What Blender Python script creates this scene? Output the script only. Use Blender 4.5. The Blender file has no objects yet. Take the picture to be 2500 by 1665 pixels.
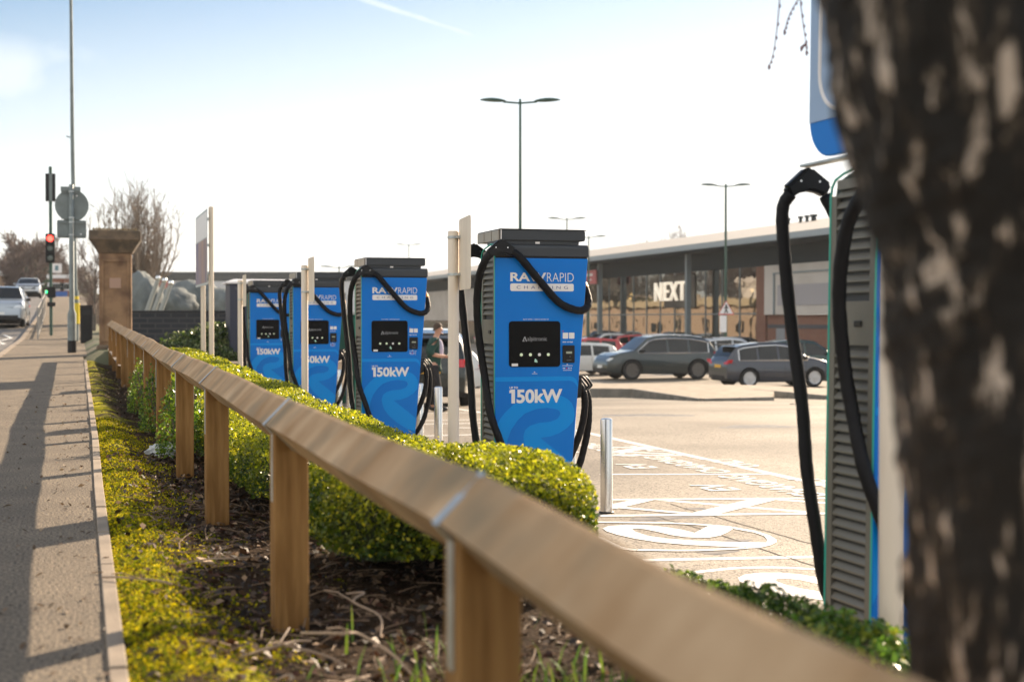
import bpy, bmesh, math, random
import numpy as np
from mathutils import Vector, Matrix, Euler
S = bpy.context.scene
COL = S.collection
R = math.radians
rnd = random.Random(7)
nr = np.random.default_rng(11)

# ------------------------------------------------------------------ camera, sky, sun, exposure
CAMZ = 1.02
YAW, PITCH = R(17.06), math.atan(52.5 / 3472)
cam = bpy.data.cameras.new('camera'); camo = bpy.data.objects.new('camera', cam); COL.objects.link(camo)
camo.location = (0, 0, CAMZ)
camo.rotation_euler = (math.pi / 2 - PITCH, 0, -YAW)
cam.lens = 50; cam.sensor_width = 36; cam.clip_start = 0.05; cam.clip_end = 5000
cam.dof.use_dof = True; cam.dof.focus_distance = 10.9; cam.dof.aperture_fstop = 2.5; cam.dof.aperture_blades = 0
S.camera = camo
SUN_AZ, SUN_EL = 49.0, 25.0
W = bpy.data.worlds.new('World'); S.world = W; W.use_nodes = True
wn, wl = W.node_tree.nodes, W.node_tree.links
bg = wn['Background']
sky = wn.new('ShaderNodeTexSky'); sky.sky_type = 'NISHITA'; sky.sun_disc = False
sky.sun_elevation = R(SUN_EL); sky.sun_rotation = R(SUN_AZ); sky.dust_density = .4; sky.air_density = 1.0; sky.ozone_density = 1.3
tc = wn.new('ShaderNodeTexCoord'); mp = wn.new('ShaderNodeMapping'); mp.inputs['Scale'].default_value = (1.0, 1.3, 3.4); mp.inputs['Rotation'].default_value = (0.1, 0.35, 0.9)
nz = wn.new('ShaderNodeTexNoise'); nz.inputs['Scale'].default_value = 1.7; nz.inputs['Detail'].default_value = 7; nz.inputs['Roughness'].default_value = 0.56; nz.inputs['Distortion'].default_value = 0.7
cr = wn.new('ShaderNodeValToRGB'); cr.color_ramp.elements[0].position = 0.52; cr.color_ramp.elements[1].position = 0.74
cr.color_ramp.elements[0].color = (0.0, 0.0, 0.0, 1); cr.color_ramp.elements[1].color = (.85, .85, .85, 1)
mx = wn.new('ShaderNodeMixRGB'); mx.inputs[2].default_value = (8.4, 8.25, 7.9, 1)
wl.new(tc.outputs['Generated'], mp.inputs[0]); wl.new(mp.outputs[0], nz.inputs['Vector']); wl.new(nz.outputs['Fac'], cr.inputs[0])
# thin milky veil that thickens towards the horizon
sx = wn.new('ShaderNodeSeparateXYZ'); wl.new(tc.outputs['Generated'], sx.inputs[0])
def wmath(op, a, b):
    q = wn.new('ShaderNodeMath'); q.operation = op
    for i, v in enumerate((a, b)):
        if isinstance(v, (int, float)): q.inputs[i].default_value = v
        else: wl.new(v, q.inputs[i])
    return q.outputs[0]
toward = wmath('ADD', wmath('MULTIPLY', sx.outputs['X'], math.sin(R(SUN_AZ))), wmath('MULTIPLY', sx.outputs['Y'], math.cos(R(SUN_AZ))))
vz = wmath('SUBTRACT', .99, wmath('MULTIPLY', wmath('MAXIMUM', sx.outputs['Z'], 0.0), 4.4))
veil = wn.new('ShaderNodeClamp'); wl.new(wmath('ADD', vz, wmath('MULTIPLY', wmath('SUBTRACT', toward, .62), 1.0)), veil.inputs[0]); veil.inputs[2].default_value = .95
mxx = wn.new('ShaderNodeMath'); mxx.operation = 'MAXIMUM'; wl.new(cr.outputs[0], mxx.inputs[0]); wl.new(veil.outputs[0], mxx.inputs[1])
tint = wn.new('ShaderNodeMixRGB'); tint.blend_type = 'MULTIPLY'; tint.inputs[0].default_value = 1; tint.inputs[2].default_value = (.57, .665, .735, 1); wl.new(sky.outputs[0], tint.inputs[1])
# one soft cloud bank low on the left and one thin vapour trail
def skydir(az, el): return Vector((math.sin(R(az)) * math.cos(R(el)), math.cos(R(az)) * math.cos(R(el)), math.sin(R(el))))
def vdot(d):
    q = wn.new('ShaderNodeVectorMath'); q.operation = 'DOT_PRODUCT'; wl.new(tc.outputs['Generated'], q.inputs[0]); q.inputs[1].default_value = d; return q.outputs['Value']
def wsm(v, a, b, lo=0.0, hi=1.0):
    q = wn.new('ShaderNodeMapRange'); q.interpolation_type = 'SMOOTHSTEP'; q.inputs[1].default_value = a; q.inputs[2].default_value = b; q.inputs[3].default_value = lo; q.inputs[4].default_value = hi; wl.new(v, q.inputs[0]); return q.outputs[0]
c0 = skydir(-3.2, 9.2); sd_ = wmath('SUBTRACT', vdot(c0), 0.0); hgt = wmath('ABSOLUTE', wmath('SUBTRACT', sx.outputs['Z'], c0.z), 0.0)
bank = wmath('MULTIPLY', wsm(sd_, math.cos(R(7)), math.cos(R(1.0))), wsm(hgt, .042, .004))
nz2 = wn.new('ShaderNodeTexNoise'); nz2.inputs['Scale'].default_value = 22; nz2.inputs['Detail'].default_value = 6; wl.new(tc.outputs['Generated'], nz2.inputs['Vector'])
rag = wsm(nz2.outputs['Fac'], .30, .62, .45, 1.0)
t0, t1 = skydir(9.6, 13.0), skydir(15.6, 11.2); nn = t0.cross(t1).normalized(); md = ((t0 + t1) / 2).normalized(); hl_ = t0.angle(t1) / 2
trail = wmath('MULTIPLY', wsm(wmath('ABSOLUTE', vdot(nn), 0.0), .0045, .0002), wsm(vdot(md), math.cos(hl_ * 1.3), math.cos(hl_ * .8)))
extra = wmath('MULTIPLY', wmath('MAXIMUM', wmath('MULTIPLY', bank, .5), wmath('MULTIPLY', trail, .5)), rag)
cloud_fill = wmath('MULTIPLY', wsm(toward, .30, -.25), wsm(nz2.outputs['Fac'], .25, .55, .52, .78))     # unseen bright cloud added behind the camera as fill light
mix_f = wmath('MAXIMUM', wmath('MAXIMUM', mxx.outputs[0], extra), cloud_fill)
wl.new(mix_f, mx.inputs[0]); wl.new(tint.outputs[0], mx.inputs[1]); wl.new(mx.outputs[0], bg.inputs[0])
bg.inputs[1].default_value = 0.068
sl = bpy.data.lights.new('sun', 'SUN'); slo = bpy.data.objects.new('sun', sl); COL.objects.link(slo)
sl.energy = 5.0; sl.angle = R(0.5); sl.color = (1.0, 0.80, 0.58)
sd = Vector((math.sin(R(SUN_AZ)) * math.cos(R(SUN_EL)), math.cos(R(SUN_AZ)) * math.cos(R(SUN_EL)), math.sin(R(SUN_EL))))
slo.rotation_euler = sd.to_track_quat('Z', 'Y').to_euler()
S.view_settings.view_transform = 'Standard'; S.view_settings.look = 'None'; S.view_settings.gamma = 1; S.view_settings.exposure = 1.3
S.render.resolution_x, S.render.resolution_y = 1024, 681
S.cycles.max_bounces = 6; S.cycles.transparent_max_bounces = 12

# ------------------------------------------------------------------ photo geometry helpers (photo pixels 2500 x 1665)
FWD = Vector((math.sin(YAW) * math.cos(PITCH), math.cos(YAW) * math.cos(PITCH), -math.sin(PITCH)))
RGT = Vector((math.cos(YAW), -math.sin(YAW), 0)); UPV = RGT.cross(FWD); CP = Vector((0, 0, CAMZ))
def at(px, py, d): return CP + FWD * d + RGT * ((px - 1250) * d / 3472) + UPV * ((832.5 - py) * d / 3472)
def gp(px, py, z=-0.68):
    v = FWD * 3472 + RGT * (px - 1250) + UPV * (832.5 - py); t = (z - CAMZ) / v.z
    return CP + v * t
def sm(a, b, x):
    t = min(1, max(0, (x - a) / (b - a))); return t * t * (3 - 2 * t)
def hp(Y): return float(np.interp(Y, [-50, 14, 30, 50, 62, 70, 95, 150, 260, 900], [0, 0, .12, .37, .8, 1.08, 2.42, 3.4, 6, 12]))
def hl(X, Y):
    d = .293 * X + .956 * Y
    return -.68 - .72 * sm(22, 50, d) - .18 * sm(60, 95, d)
def plat(Y): return float(np.interp(Y, [20, 24, 38, 60, 70, 95, 150, 260, 900], [-.05, .2, .42, .7, 1.0, 2.0, 2.6, 5, 11]))

# ------------------------------------------------------------------ object helpers
def tag(o, label=None, cat=None, group=None, kind=None):
    if label: o['label'] = label
    if cat: o['category'] = cat
    if group: o['group'] = group
    if kind: o['kind'] = kind
    return o
def thing(name, label, cat, loc=(0, 0, 0), rz=0, group=None):
    o = bpy.data.objects.new(name, None); COL.objects.link(o); o.location = loc; o.rotation_euler = (0, 0, rz)
    o.empty_display_size = .1
    return tag(o, label, cat, group)
def link(name, me, mat, parent=None):
    o = bpy.data.objects.new(name, me); COL.objects.link(o)
    if mat is not None:
        me.materials.clear()
        for m in (mat if isinstance(mat, (list, tuple)) else [mat]): me.materials.append(m)
    if parent: o.parent = parent
    return o
class MB:
    def __init__(s): s.v = []; s.f = []; s.mi = []; s.cm = 0
    def add(s, vs, fs):
        n = len(s.v); s.v += [tuple(v) for v in vs]
        for f in fs: s.f.append(tuple(i + n for i in f)); s.mi.append(s.cm)
        return s
    def box(s, a, b, M=None):
        x0, y0, z0 = a; x1, y1, z1 = b
        vs = [(x0, y0, z0), (x1, y0, z0), (x1, y1, z0), (x0, y1, z0), (x0, y0, z1), (x1, y0, z1), (x1, y1, z1), (x0, y1, z1)]
        if M: vs = [M @ Vector(v) for v in vs]
        return s.add(vs, [(0, 3, 2, 1), (4, 5, 6, 7), (0, 1, 5, 4), (1, 2, 6, 5), (2, 3, 7, 6), (3, 0, 4, 7)])
    def prism(s, poly, fn0, fn1):            # poly list of 2D, fn maps 2D->3D for both caps
        n = len(poly)
        a = [fn0(*p) for p in poly]; b = [fn1(*p) for p in poly]
        fs = [tuple(range(n)), tuple(range(2 * n - 1, n - 1, -1))]
        fs += [(i, (i + 1) % n, n + (i + 1) % n, n + i) for i in range(n)]
        return s.add(a + b, fs)
    def tube(s, pts, r, n=8, caps=True):
        pts = [Vector(p) for p in pts]; k = len(pts)
        rs = r if isinstance(r, (list, tuple)) else [r] * k
        vs = []; up = Vector((.123, .31, .94)).normalized()
        for i, p in enumerate(pts):
            t = (pts[min(i + 1, k - 1)] - pts[max(i - 1, 0)]).normalized()
            if abs(t.dot(up)) > .97: up = Vector((1, .2, .1)).normalized()
            a = t.cross(up).normalized(); b = t.cross(a).normalized(); up = -b if (-b).dot(up) > 0 else b
            for j in range(n):
                an = 2 * math.pi * j / n; vs.append(p + a * (math.cos(an) * rs[i]) + b * (math.sin(an) * rs[i]))
        fs = [(i * n + j, i * n + (j + 1) % n, (i + 1) * n + (j + 1) % n, (i + 1) * n + j) for i in range(k - 1) for j in range(n)]
        if caps: fs += [tuple(range(n - 1, -1, -1)), tuple(range((k - 1) * n, k * n))]
        return s.add(vs, fs)
    def lathe(s, prof, n=24, M=None):        # prof (r,z) about z
        vs = []; k = len(prof)
        for (r, z) in prof:
            for j in range(n):
                an = 2 * math.pi * j / n; v = Vector((r * math.cos(an), r * math.sin(an), z)); vs.append(M @ v if M else v)
        fs = [(i * n + j, i * n + (j + 1) % n, (i + 1) * n + (j + 1) % n, (i + 1) * n + j) for i in range(k - 1) for j in range(n)]
        fs += [tuple(range(n - 1, -1, -1)), tuple(range((k - 1) * n, k * n))]
        return s.add(vs, fs)
    def grid(s, P):                          # P rows of points
        a = len(P); b = len(P[0]); vs = [p for r in P for p in r]
        return s.add(vs, [(i * b + j, i * b + j + 1, (i + 1) * b + j + 1, (i + 1) * b + j) for i in range(a - 1) for j in range(b - 1)])
    def ball(s, c, r, n=12):
        c = Vector(c); rr = r if isinstance(r, (tuple, list)) else (r, r, r)
        P = [[c + Vector((rr[0] * math.sin(math.pi * i / n) * math.cos(2 * math.pi * j / (2 * n)), rr[1] * math.sin(math.pi * i / n) * math.sin(2 * math.pi * j / (2 * n)), rr[2] * math.cos(math.pi * i / n))) for j in range(2 * n + 1)] for i in range(n + 1)]
        return s.grid(P)
    def mesh(s, name, smooth=False, bevel=0, merge=False, recalc=True, seg=1):
        me = bpy.data.meshes.new(name); me.from_pydata(s.v, [], s.f); me.update()
        if any(s.mi): me.polygons.foreach_set('material_index', s.mi)
        if merge or bevel or recalc:
            b = bmesh.new(); b.from_mesh(me)
            if merge or bevel: bmesh.ops.remove_doubles(b, verts=b.verts, dist=1e-5)
            if recalc: bmesh.ops.recalc_face_normals(b, faces=b.faces)
            if bevel:
                es = [e for e in b.edges if len(e.link_faces) == 2 and e.calc_face_angle(0) > .5]
                bmesh.ops.bevel(b, geom=es, offset=bevel, segments=seg, affect='EDGES', clamp_overlap=True)
            b.to_mesh(me); b.free()
        if smooth:
            me.polygons.foreach_set('use_smooth', [True] * len(me.polygons))
            try: me.set_sharp_from_angle(angle=R(smooth if smooth is not True else 40))
            except Exception: pass
        me.update(); return me
    def obj(s, name, mat, parent=None, **k): return link(name, s.mesh(name, **k), mat, parent)
def copy_tree(o, parent=None):
    c = o.copy(); COL.objects.link(c); c.parent = parent
    for ch in list(o.children): copy_tree(ch, c)
    return c
def catmull(P, n=8):
    P = [Vector(p) for p in P]; Q = [P[0] * 2 - P[1]] + P + [P[-1] * 2 - P[-2]]; out = []
    for i in range(1, len(Q) - 2):
        a, b, c, d = Q[i - 1:i + 3]
        for k in range(n):
            t = k / n; out.append(.5 * ((2 * b) + (c - a) * t + (2 * a - 5 * b + 4 * c - d) * t * t + (3 * b - a - 3 * c + d) * t ** 3))
    out.append(P[-1]); return out
def textmesh(txt, size, bold=0.0, extrude=.0008, sx=1.0, sp=1.0, align='LEFT'):
    cu = bpy.data.curves.new('t', 'FONT'); cu.body = txt; cu.size = size; cu.offset = bold; cu.extrude = extrude; cu.space_character = sp
    cu.align_x = align; cu.resolution_u = 4
    o = bpy.data.objects.new('t', cu); COL.objects.link(o)
    dg = bpy.context.evaluated_depsgraph_get(); me = bpy.data.meshes.new_from_object(o.evaluated_get(dg))
    bpy.data.objects.remove(o); me.transform(Matrix.Scale(sx, 4, Vector((1, 0, 0)))); return me
def fit_text(txt, x0, x1, z0, z1, y, bold=0.0, sp=1.0, ext=.0012):
    """lettering on a plane facing -Y that fills the box x0..x1, z0..z1"""
    me = textmesh(txt, 1.0, bold, 0.0, 1, sp)
    co = np.array([v.co[:] for v in me.vertices]); mn, mxv = co.min(0), co.max(0)
    b = bmesh.new(); b.from_mesh(me)
    for v in b.verts:
        u = (v.co.x - mn[0]) / (mxv[0] - mn[0]); w = (v.co.y - mn[1]) / (mxv[1] - mn[1])
        v.co = Vector((x0 + u * (x1 - x0), y, z0 + w * (z1 - z0)))
    bmesh.ops.recalc_face_normals(b, faces=b.faces)
    b.to_mesh(me); b.free(); return me
def join(mes, name):
    b = bmesh.new()
    for m in mes: b.from_mesh(m)
    me = bpy.data.meshes.new(name); b.to_mesh(me); b.free(); return me

# ------------------------------------------------------------------ materials
def mat(name, col, rough=.6, metal=0.0, col2=None, ns=4.0, nd=4, lo=.4, hi=.65, bump=0.0, bs=60.0, stretch=(1, 1, 1), trans=0.0, coat=0.0, spec=.5, speck=None, emit=0.0, attr=False, rvar=0.0, translucent=0.0, bdist=.01):
    m = bpy.data.materials.new(name); m.use_nodes = True; n, l = m.node_tree.nodes, m.node_tree.links
    p = n['Principled BSDF']; p.inputs['Roughness'].default_value = rough; p.inputs['Metallic'].default_value = metal
    p.inputs['Base Color'].default_value = (*col, 1); p.inputs['Specular IOR Level'].default_value = spec
    p.inputs['Coat Weight'].default_value = coat; p.inputs['Coat Roughness'].default_value = .06
    if trans: p.inputs['Transmission Weight'].default_value = trans
    t = n.new('ShaderNodeTexCoord'); mp = n.new('ShaderNodeMapping'); mp.inputs['Scale'].default_value = stretch; l.new(t.outputs['Object'], mp.inputs[0])
    csock = None
    if col2 is not None:
        z = n.new('ShaderNodeTexNoise'); z.inputs['Scale'].default_value = ns; z.inputs['Detail'].default_value = nd; l.new(mp.outputs[0], z.inputs['Vector'])
        r = n.new('ShaderNodeMapRange'); r.inputs[1].default_value = lo; r.inputs[2].default_value = hi; l.new(z.outputs['Fac'], r.inputs[0])
        x = n.new('ShaderNodeMixRGB'); x.inputs[1].default_value = (*col, 1); x.inputs[2].default_value = (*col2, 1); l.new(r.outputs[0], x.inputs[0]); csock = x.outputs[0]
        if rvar:
            q = n.new('ShaderNodeMapRange'); q.inputs[3].default_value = rough - rvar; q.inputs[4].default_value = rough + rvar; l.new(z.outputs['Fac'], q.inputs[0]); l.new(q.outputs[0], p.inputs['Roughness'])
    if speck is not None:                    # (scale, colour, threshold lo, hi)
        v = n.new('ShaderNodeTexNoise'); v.inputs['Scale'].default_value = speck[0]; v.inputs['Detail'].default_value = 2; l.new(t.outputs['Object'], v.inputs['Vector'])
        r = n.new('ShaderNodeMapRange'); r.inputs[1].default_value = speck[2]; r.inputs[2].default_value = speck[3]; l.new(v.outputs['Fac'], r.inputs[0])
        x = n.new('ShaderNodeMixRGB'); l.new(r.outputs[0], x.inputs[0]); x.inputs[2].default_value = (*speck[1], 1)
        if csock: l.new(csock, x.inputs[1])
        else: x.inputs[1].default_value = (*col, 1)
        csock = x.outputs[0]
    if attr:                                 # per-leaf tint
        a = n.new('ShaderNodeAttribute'); a.attribute_name = 'tint'; csock = a.outputs['Color']
    if csock: l.new(csock, p.inputs['Base Color'])
    if bump:
        z = n.new('ShaderNodeTexNoise'); z.inputs['Scale'].default_value = bs; z.inputs['Detail'].default_value = 4; l.new(mp.outputs[0], z.inputs['Vector'])
        b = n.new('ShaderNodeBump'); b.inputs['Strength'].default_value = bump; b.inputs['Distance'].default_value = bdist; l.new(z.outputs['Fac'], b.inputs['Height']); l.new(b.outputs[0], p.inputs['Normal'])
    if emit: p.inputs['Emission Color'].default_value = (*col, 1); p.inputs['Emission Strength'].default_value = emit
    if translucent:
        tr = n.new('ShaderNodeBsdfTranslucent'); ms = n.new('ShaderNodeMixShader'); ms.inputs[0].default_value = translucent
        if csock: l.new(csock, tr.inputs[0])
        else: tr.inputs[0].default_value = (*col, 1)
        l.new(p.outputs[0], ms.inputs[1]); l.new(tr.outputs[0], ms.inputs[2]); l.new(ms.outputs[0], n['Material Output'].inputs[0])
    return m
def glassmat(name, tint=(.5, .6, .6), refl=.25, opacity=.5, rough=.03):
    m = bpy.data.materials.new(name); m.use_nodes = True; n, l = m.node_tree.nodes, m.node_tree.links
    p = n['Principled BSDF']; p.inputs['Base Color'].default_value = (*tint, 1); p.inputs['Roughness'].default_value = rough; p.inputs['Specular IOR Level'].default_value = refl
    t = n.new('ShaderNodeBsdfTransparent'); t.inputs[0].default_value = (.8, .86, .86, 1); x = n.new('ShaderNodeMixShader'); x.inputs[0].default_value = opacity
    l.new(t.outputs[0], x.inputs[1]); l.new(p.outputs[0], x.inputs[2]); l.new(x.outputs[0], n['Material Output'].inputs[0]); return m

asphalt = mat('asphalt_pavement', (.205, .16, .112), .85, col2=(.29, .23, .16), ns=2.2, nd=3, lo=.3, hi=.7, speck=(75, (.045, .037, .03), .45, .62), bump=1.0, bs=85, bdist=.02)
asphalt_road = mat('asphalt_road', (.13, .12, .11), .7, col2=(.19, .17, .15), ns=.6, nd=6, bump=.4, bs=160)
asphalt_lot = mat('asphalt_lot', (.19, .158, .12), .65, col2=(.34, .29, .228), ns=.33, nd=10, lo=.36, hi=.62, speck=(42, (.05, .04, .032), .48, .70), bump=.8, bs=60, spec=.35)
concrete = mat('concrete', (.31, .25, .19), .85, col2=(.21, .17, .13), ns=3, bump=.3, bs=80)
kerbstone = mat('kerbstone', (.24, .22, .19), .85, col2=(.17, .155, .135), ns=3, bump=.3, bs=80)
whitepaint = mat('white_road_paint', (.82, .80, .76), .55, col2=(.66, .62, .56), ns=9, nd=8, lo=.5, hi=.8, bump=.2, bs=150)
soilg = mat('soil_ground', (.10, .085, .05), .95, col2=(.07, .09, .03), ns=.4, nd=6, bump=.5, bs=20)
wood_rail = mat('wood_rail', (.33, .20, .10), .8, spec=.1, col2=(.54, .38, .235), ns=2.0, nd=10, lo=.32, hi=.66, stretch=(1.4, 2.0, 1.4), speck=(3.4, (.26, .20, .13), .50, .72), bump=.35, bs=9)
wood_post = mat('wood_post', (.21, .105, .034), .8, spec=.15, col2=(.33, .18, .065), ns=2.6, nd=7, stretch=(10, 10, 1), bump=.4, bs=7)
galv = mat('galvanised', (.55, .58, .58), .42, .8, col2=(.42, .45, .46), ns=14)
polewhite = mat('pole_white', (.76, .66, .54), .5, .1, col2=(.62, .52, .42), ns=2.5, stretch=(4, 4, .5), lo=.45, hi=.75)
greymetal = mat('grey_painted_steel', (.20, .235, .235), .5, .2, col2=(.155, .18, .18), ns=4)
steel = mat('stainless', (.72, .72, .72), .24, .95, bump=.03, bs=6, stretch=(1, 1, 12))
chargerdark = mat('charger_anthracite', (.040, .046, .055), .5, .1, bump=.05, bs=900)
louvre = mat('louvre_grey', (.185, .178, .155), .5, .25, bump=.06, bs=500)
capbeige = mat('cap_beige', (.33, .30, .26), .45, .3)
blue = mat('charger_blue', (.0, .165, .62), .40, coat=.0, spec=.25, col2=(.0, .188, .66), ns=1.5, bump=.012, bs=3)
bluelight = mat('charger_light_blue', (.0, .265, .76), .40, spec=.25)
teal = mat('teal_edge', (.03, .42, .33), .4)
white = mat('white_vinyl', (.80, .78, .78), .45)
navytxt = mat('navy_lettering', (.06, .10, .30), .5)
black = mat('black_plastic', (.006, .006, .008), .42, bump=.1, bs=200, spec=.35)
screen = mat('screen_glass', (.002, .002, .003), .3, spec=.15)
rubber = mat('cable_rubber', (.004, .004, .006), .62, spec=.3, bump=.35, bs=45, bdist=.006)
btn = mat('button_lit', (.62, .72, .50), .4, emit=.1)
wifi = mat('contactless_lit', (.55, .85, .68), .4, emit=.5)
greytxt = mat('logo_grey', (.30, .31, .33), .5)
red = mat('red_paint', (.55, .03, .04), .4)
orange = mat('orange_mark', (.85, .35, .03), .5)
leafmat = mat('leaf', (.1, .2, .03), .33, attr=True, translucent=.5, spec=.6)
mossm = mat('moss_frond', (.3, .3, .02), .9, attr=True, translucent=.25, spec=.05)
deadleaf = mat('dead_leaf', (.1, .06, .03), .6, attr=True, translucent=.15, spec=.5)
bark_grey = mat('bark_grey', (.10, .085, .07), .9, col2=(.16, .14, .12), ns=8, bump=.5, bs=30)
twigmat = mat('twig_brown', (.14, .10, .085), .85)
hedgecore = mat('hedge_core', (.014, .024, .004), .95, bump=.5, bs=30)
brick = mat('brick', (.22, .07, .04), .85)
def brickmat(name, c1, c2, mortar, axis='x', scale=1.0, bw=.225, bh=.075):
    m = bpy.data.materials.new(name); m.use_nodes = True; n, l = m.node_tree.nodes, m.node_tree.links; p = n['Principled BSDF']; p.inputs['Roughness'].default_value = .85
    t = n.new('ShaderNodeTexCoord'); s = n.new('ShaderNodeSeparateXYZ'); c = n.new('ShaderNodeCombineXYZ'); l.new(t.outputs['Object'], s.inputs[0])
    l.new(s.outputs['X' if axis == 'x' else 'Y'], c.inputs[0]); l.new(s.outputs['Z'], c.inputs[1])
    b = n.new('ShaderNodeTexBrick'); b.inputs['Color1'].default_value = (*c1, 1); b.inputs['Color2'].default_value = (*c2, 1); b.inputs['Mortar'].default_value = (*mortar, 1)
    b.inputs['Scale'].default_value = scale; b.inputs['Brick Width'].default_value = bw; b.inputs['Row Height'].default_value = bh; b.inputs['Mortar Size'].default_value = .012 * bh / .075
    l.new(c.outputs[0], b.inputs['Vector']); l.new(b.outputs['Color'], p.inputs['Base Color'])
    bu = n.new('ShaderNodeBump'); bu.inputs['Strength'].default_value = .4; bu.inputs['Distance'].default_value = .01; l.new(b.outputs['Fac'], bu.inputs['Height']); bu.invert = True; l.new(bu.outputs[0], p.inputs['Normal'])
    return m
def leaves(name, P, N, size, material, tints, parent=None, flat=.35, asp=.55, var=.35):
    """many small folded leaves: P points, N outward normals, tints list of colours"""
    n = len(P); P = np.asarray(P, float); N = np.asarray(N, float)
    d = N * flat * 2 + nr.normal(size=(n, 3)); d /= np.linalg.norm(d, axis=1)[:, None]          # leaf face normal
    a = np.cross(d, nr.normal(size=(n, 3))); a /= np.linalg.norm(a, axis=1)[:, None]; b = np.cross(d, a)
    s = (size * (1 + var * nr.normal(size=n)).clip(.4, 1.8))[:, None]
    V = np.empty((n, 4, 3)); V[:, 0] = P - a * s * .5; V[:, 2] = P + a * s * .5
    V[:, 1] = P + b * s * asp * .5 + d * s * .12; V[:, 3] = P - b * s * asp * .5 + d * s * .12
    me = bpy.data.meshes.new(name); me.vertices.add(4 * n); me.vertices.foreach_set('co', V.ravel())
    me.loops.add(4 * n); me.loops.foreach_set('vertex_index', np.arange(4 * n, dtype=np.int32))
    me.polygons.add(n); me.polygons.foreach_set('loop_start', np.arange(0, 4 * n, 4, dtype=np.int32)); me.polygons.foreach_set('loop_total', np.full(n, 4, dtype=np.int32))
    me.update()
    T = np.asarray(tints, float)
    k = T[nr.integers(0, len(T), n)] * (1 + .25 * nr.normal(size=(n, 1))).clip(.5, 1.6)
    if isinstance(tints, np.ndarray) and len(tints) == n: k = tints * (1 + .15 * nr.normal(size=(n, 1))).clip(.6, 1.5)
    at_ = me.attributes.new('tint', 'FLOAT_COLOR', 'CORNER'); c = np.ones((n, 4, 4)); c[:, :, :3] = k[:, None, :]
    at_.data.foreach_set('color', c.ravel().astype(np.float32))
    return link(name, me, material, parent)
def fnoise(x, y, seed=0, sc=1.0):
    x = np.asarray(x) * sc; y = np.asarray(y) * sc
    return (np.sin(x * 1.7 + seed) * np.cos(y * 1.3 - seed * 2.1) + .5 * np.sin(x * 3.9 - y * 2.7 + seed * 3) + .3 * np.cos(x * 7.1 + y * 5.9 - seed) + .2 * np.sin(13 * x - 11 * y + seed)) / 2.0
def surf(name, xs, ys, zf, material, kind='structure', smooth=True):
    P = [[(x, y, zf(x, y)) for y in ys] for x in xs]
    m = MB(); m.grid(P); o = m.obj(name, material, smooth=smooth); tag(o, kind=kind); return o

# ------------------------------------------------------------------ ground, lot, road, pavement
def xb(Y): return 2.38 if Y < 27.5 else (4.75 if Y < 60 else 4.75 + (Y - 60) * .02)
def ground_z(X, Y):
    l = hp(Y) - .07 if X < .5 else plat(Y) - .06 if Y > 26 else hp(Y) - .07
    if X < .1: l = hp(Y) - .30
    elif Y < 33: l = hp(Y) - .45 if Y < 26 or X < 2.5 else plat(Y) - .06
    r = hl(X, Y) - .05; e = xb(Y)
    w = .02 if Y < 60 else 6 + (Y - 60) * .03
    t = sm(e - w, e, X); return l * (1 - t) + r * t
gx = [-900, -400, -150, -60, -30, -15, -8, -4, -2.2, -1.7, .05, .12, .5, 1, 2, 2.3, 2.36, 2.38, 2.42, 3, 4, 4.7, 4.73, 4.75, 4.8, 5.5, 7, 9, 12, 16, 20, 26, 32, 40, 50, 62, 80, 110, 160, 260, 500, 1200]
gy = [-60, -20, -8, -3, 0, 3, 6, 10, 14, 18, 22, 25, 27.4, 27.5, 29, 31, 33, 36, 40, 45, 50, 56, 62, 70, 80, 95, 110, 130, 150, 180, 220, 260, 320, 450, 700, 1400]
surf('ground', gx, gy, ground_z, soilg)
lx = [2.4 + i * .4 for i in range(14)] + list(np.arange(8.5, 76, 1.25)); ly = list(np.arange(-6, 27.4, .8)) + [27.4]
surf('parking_lot', lx, ly, lambda x, y: hl(x, y), asphalt_lot)
lx2 = [4.8 + i * .5 for i in range(8)] + list(np.arange(9, 76, 1.25)); ly2 = list(np.arange(27.4, 60, 1.0)) + [60]
surf('parking_lot', lx2, ly2, lambda x, y: hl(x, y), asphalt_lot)
lx3 = list(np.arange(14, 76, 2.0)); ly3 = list(np.arange(60, 150, 2.0))
surf('parking_lot', lx3, ly3, lambda x, y: hl(x, y) + .004, asphalt_lot)
def ex(Y): return float(np.interp(Y, [-5, 4, 7, 9, 12.7, 17.7, 31, 60], [.075, .083, .094, .1, .126, .137, .165, .2]))
py_ = list(np.arange(-4, 14, .5)) + list(np.arange(14, 160, 2.0))
m = MB(); m.grid([[((-1.62) if k == 0 else (.0 + ex(y)), y, hp(y)) for y in py_] for k in (0, 1)])
m.grid([[(ex(y) if k == 0 else .62, y, hp(y) + .001) for y in py_ if y > 32] for k in (0, 1)])
tag(m.obj('pavement', asphalt), kind='structure')
ry = [-4, 5, 14, 22, 30, 36, 42, 50, 56, 62, 66, 70, 80, 95, 120, 150, 200, 260]
m = MB(); m.grid([[(x, y, hp(y) - .12) for y in ry] for x in (-10, -6, -1.78)]); tag(m.obj('road', asphalt_road), kind='structure')
# road kerb
m = MB()
for a, b in zip(ry[:-1], ry[1:]):
    for x0, x1, z0, z1 in ((-1.77, -1.62, -.3, .012),):
        vs = [(x, y, hp(y) + z) for y in (a, b) for x, z in ((x0, z0), (x1, z0), (x1, z1), (x0, z1))]
        m.add(vs, [(0, 1, 5, 4), (1, 2, 6, 5), (2, 3, 7, 6), (3, 0, 4, 7)])
tag(m.obj('road_kerb', concrete), kind='structure')
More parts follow.
